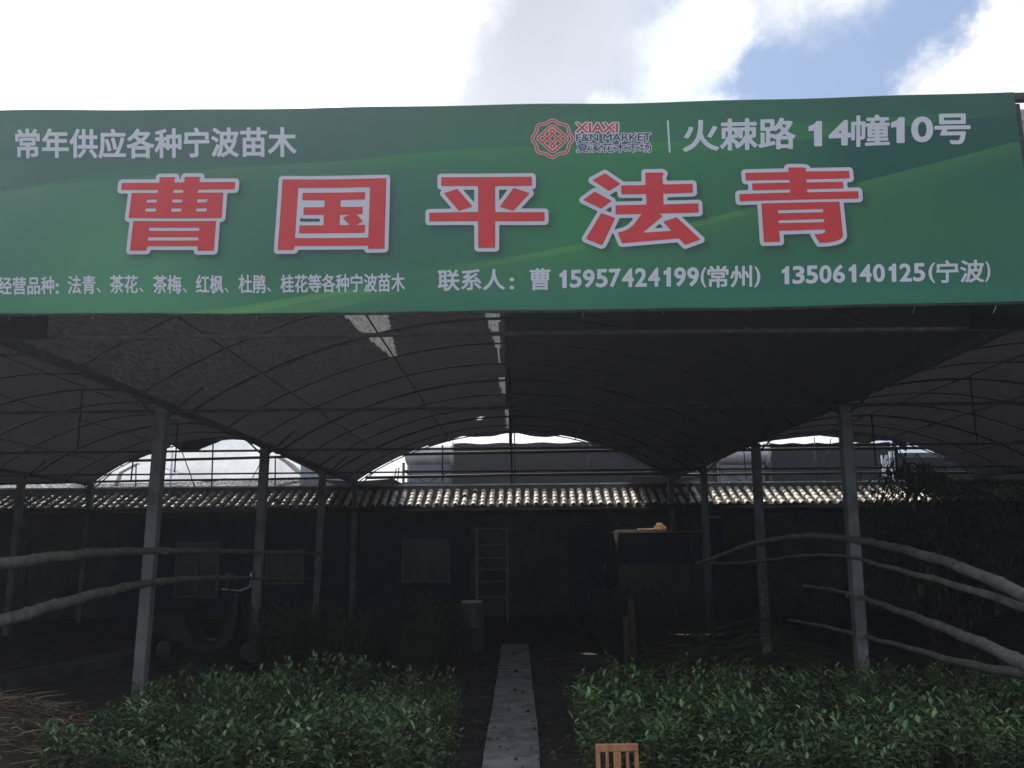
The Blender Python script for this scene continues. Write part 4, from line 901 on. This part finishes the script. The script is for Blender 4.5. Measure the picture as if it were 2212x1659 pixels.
# litter: fallen leaves, clods and small stones on the soil and the slabs
rn = random.Random(77); lt = MB()
for i in range(1700):
    x = rn.uniform(-.85, .8) if i % 3 else rn.uniform(-4.5, 4.5); y = rn.uniform(4.2, 12.8); z_ = .062 if -.27 < x < .13 else .004
    if z_ > .05 and rn.random() < .8: continue
    q = rn.uniform(.3, 1.5)
    if rn.random() < .45: lt.tint = (q, q * .8, q * .6); lt.leaf(Vector((x, y, z_)), Vector((rn.uniform(-1, 1), rn.uniform(-1, 1), .15)), Vector((0, 0, 1)), rn.uniform(.03, .06), .018, .5)
    else:
        q *= .5; lt.tint = (q, q * .92, q * .85); r_ = rn.choice((.006, .01, .016, .028)) * rn.uniform(.7, 1.3)
        lt.add([Vector((x, y, z_)) + Vector(v_) * r_ * rn.uniform(.75, 1.25) for v_ in ((1, 0, 0), (0, 1, 0), (-1, 0, 0), (0, -1, 0), (0, 0, .9), (.6, .6, .5), (-.6, .5, .4))], [(0, 1, 5), (1, 4, 5), (0, 5, 4), (1, 2, 6), (1, 6, 4), (2, 4, 6), (2, 3, 4), (3, 0, 4)])
o = lt.build('leaf_litter', M_straw); o['kind'] = 'stuff'; tag(o, 'fallen leaves, clods and small stones scattered on the soil', 'litter')

# ------------------------------------------------------------------ small wooden chair in front
CYY = 4.55
p0, p1 = at(1286, 1607, CYY), at(1378, 1604, CYY)
wch = p1.x - p0.x; top = p0.z
ch = thing('wooden_chair', 'small orange brown slatted wooden chair standing before the right bed', 'chair', ((p0.x + p1.x) / 2, CYY, 0), rz=.03)
hw = wch / 2
for s_ in (-1, 1):
    a = MB(); a.bar((s_ * (hw - .011), 0, top - .037), (s_ * (hw - .013), -.02, 0), .022, .02); a.build('leg', M_wood, ch)
    a = MB(); a.bar((s_ * (hw - .013), -.24, .235), (s_ * (hw - .013), -.25, 0), .022, .022); a.build('leg', M_wood, ch)
def bevel(o_, w=.003):
    md_ = o_.modifiers.new('b', 'BEVEL'); md_.width = w; md_.segments = 2
a = MB(); a.box(-hw, hw, -.012, .012, top - .036, top); bevel(a.build('top_rail', M_wood, ch))
a = MB(); a.box(-hw + .022, hw - .022, -.02, .0, .29, .315); a.build('lower_rail', M_wood, ch)
for x, w_ in ((-.052, .010), (0, .024), (.052, .010)):
    a = MB(); a.box(x - w_ * .8, x + w_ * .8, -.012, .003, .3155, top - .0365); bevel(a.build('back_slat', M_wood, ch), .002)
a = MB(); a.box(-hw + .002, hw - .002, -.26, -.012, .236, .254); bevel(a.build('seat', M_wood, ch))
for s_ in (-1, 1): a = MB(); a.box(s_ * (hw - .016) - .007, s_ * (hw - .016) + .007, -.235, -.02, .1, .122); a.build('stretcher', M_wood, ch)

# ------------------------------------------------------------------ beyond the shed
# plastic covered tunnel greenhouse, left
gh = thing('plastic_greenhouse', 'milky plastic covered greenhouse seen through the left rear opening', 'greenhouse')
GY = 22.3
ap = at(500, 948, GY); xl, xr = at(120, 1050, GY).x, at(760, 1050, GY).x; xm = (xl + xr) / 2; hw_ = (xr - xl) / 2
def garch(t): return xm - hw_ * math.cos(math.pi * t), 2.0 + (ap.z - 2.0) * math.sin(math.pi * t) ** .8
P = []
for j in range(22):
    row = []
    for i in range(49):
        x, z_ = garch(i / 48); zz = z_ * j / 21; row.append((x, GY + .10 * noise.noise(Vector((x * 1.3, zz * 1.6, 3))) + .04 * noise.noise(Vector((x * 4, zz * 2, 9))), zz))
    P.append(row)
a = MB(); a.grid(P); a.build('gable_sheet', M_plast, gh, True)
a = MB(); a.grid([[(garch(i / 32)[0], Y, garch(i / 32)[1] + .02 * math.sin(Y * 3)) for i in range(33)] for Y in np.linspace(GY, GY + 6, 9)]); a.build('roof_sheet', M_clear, gh, True)
def fold(pts, w, m=M_beige, Y=GY - .12):
    a = MB(); A = [at(x - w, y, Y) for x, y in pts]; B = [at(x + w, y + w * .3, Y + .04) for x, y in pts]; C2 = [at(x, y + w * .2, Y - .07) for x, y in pts]; a.grid([[p, c2_, q] for p, c2_, q in zip(A, C2, B)]); a.build('loose_fold', m, gh, True)
fold([(600, 985), (625, 1000), (650, 1022), (680, 1040)], 10); fold([(690, 1030), (640, 1040), (600, 1048)], 9); fold([(250, 1050), (262, 1020), (300, 1000)], 5); fold([(345, 1008), (390, 1020), (430, 1024)], 8, M_plast); fold([(440, 1040), (470, 1036), (495, 1032)], 8); fold([(355, 1042), (400, 1050), (440, 1052)], 6)
for t_ in (.18, .42, .62, .84):
    a = MB(); x, z_ = garch(t_); a.tube([(x, GY + .2, 0), (x, GY + .2, z_ - .03)], .03, 6); a.build('inner_post', M_steelp, gh)
cs = thing('corrugated_screen', 'small corrugated sheet screen at the right end of the left rear opening', 'screen'); a = MB(); p, q = at(648, 1052, 20.4), at(770, 1000, 20.4)
P = []
for z_ in (1.9, q.z, q.z - .0): P.append([(p.x + (q.x - p.x) * i / 90, 20.4 + .02 * math.sin(i * 1.4), z_ if z_ < 2 else z_ - .55 * max(0, (i / 90 - .2))) for i in range(91)])
a.grid(P[:2]); a.build('sheet', M_corr, cs)
# two net walled barns with round white roofs
def barn(px0, pxs, px1, ytop, Y, label):
    """px0..pxs corrugated gable with white rolled roof end, pxs..px1 dark net wall"""
    t = thing('barn', label, 'barn'); A = at(px0, ytop, Y); B = at(pxs, ytop, Y); C2 = at(px1, ytop, Y); zt_ = A.z
    zr = at(pxs, ytop + 44, Y).z; r_ = (zt_ - zr) / 2
    a = MB(); n2 = 12
    a.grid([[(x, Y + .5 - r_ * 2.2 * math.sin(k), zr + r_ + r_ * math.cos(k)) for x in (A.x, B.x)] for k in np.linspace(-math.pi / 2, math.pi, n2)]); a.build('rolled_roof', M_barrel, t, True)
    a = MB(); a.grid([[(A.x + .05 + (B.x - A.x - .1) * i / 110, Y + .12 + .07 * math.sin(i * 1.25), z_) for i in range(111)] for z_ in (0, zr - .03)]); a.build('corrugated_wall', M_corr, t)
    a = MB(); zs = [at(pxs, ytop + 2, Y).z] * 2
    P = []
    for j in range(14):
        row = []
        for i in range(40):
            x = B.x + .03 + (C2.x - B.x) * i / 39; zz = zt_ * j / 13; row.append((x, Y + .05 + .05 * noise.noise(Vector((x * 1.5, zz * 2, 2))) + (.25 * max(0, (zz - zt_ + .5)) / .5), zz + .02 * math.sin(i * .9) * (j == 13)))
        P.append(row)
    a.grid(P); a.build('net_wall', M_dark, t, True)
    a = MB(); a.box(A.x, C2.x, Y + .5, Y + 7, 0, zt_ - .15); a.build('barn_body', M_dark, t)
    a = MB(); a.tube([(B.x + .02, Y - .1, zt_), (B.x + .02, Y - .35, zr + r_), (B.x + .02, Y - .1, zr - .05)], .06, 6); a.build('edge_trim', M_white2, t, True)
    # truss in front of the corrugated part
    z1_, z2_ = at(pxs, ytop + 62, Y).z, at(pxs, ytop + 88, Y).z
    for z_ in (z1_, z2_): a = MB(); a.bar((A.x, Y - .35, z_), (B.x, Y - .35, z_), .07); a.build('truss_chord', M_steel, t)
    n3 = 2
    for k in range(n3):
        xa = A.x + (B.x - A.x) * k / n3; xb = A.x + (B.x - A.x) * (k + 1) / n3; a = MB(); a.bar((xa, Y - .35, z1_ if k == 0 else z2_), (xb, Y - .35, z2_ if k == 0 else z1_), .05); a.build('truss_brace', M_steel, t)
    for x in (A.x, B.x): a = MB(); a.bar((x, Y - .35, 0), (x, Y - .35, zr), .07); a.build('barn_post', M_steel, t)
    return t
barn(876, 976, 1455, 957, 25.5, 'dark net walled barn with a rolled white roof end seen through the middle rear opening')
barn(1545, 1652, 1942, 957, 25.5, 'dark net walled barn with a rolled white roof end seen through the right rear opening')
t = thing('pipe_stack', 'pale upright pipes and sheet standing at the right end of the right barn', 'pipes'); 
for x0_, x1_, y0_ in ((1905, 1918, 983), (1922, 1932, 975)):
    p, q = at(x0_, y0_, 23.5), at(x1_, y0_, 23.5); a = MB(); a.box(p.x, q.x, 23.5, 23.6, 0, p.z); a.build('panel', M_corr, t)
t = thing('side_building', 'dark low building filling the gap at the right beyond the barns', 'building'); a = MB(); a.box(11.2, 26, 26, 30, 0, 4.0); a.build('wall', M_dark, t); a = MB(); a.box(11.0, 26.2, 25.8, 30.2, 4.0, 4.15); a.build('roof', M_cap, t)

# ------------------------------------------------------------------ thin air volume added for the lens glare veil
hz = MB(); hz.box(-155, 155, -155, 155, -1.5, 7.5)
mh = bpy.data.materials.new('glare veil air'); mh.use_nodes = True; hn = mh.node_tree
hn.nodes.remove(hn.nodes['Principled BSDF']); pv = hn.nodes.new('ShaderNodeVolumePrincipled'); pv.inputs['Color'].default_value = (.86, .88, 1, 1)
pv.inputs['Density'].default_value = .0038; pv.inputs['Anisotropy'].default_value = .62
hn.links.new(pv.outputs[0], hn.nodes['Material Output'].inputs['Volume'])
o = hz.build('glare_veil', mh); o['kind'] = 'stuff'; S.cycles.volume_bounces = 0
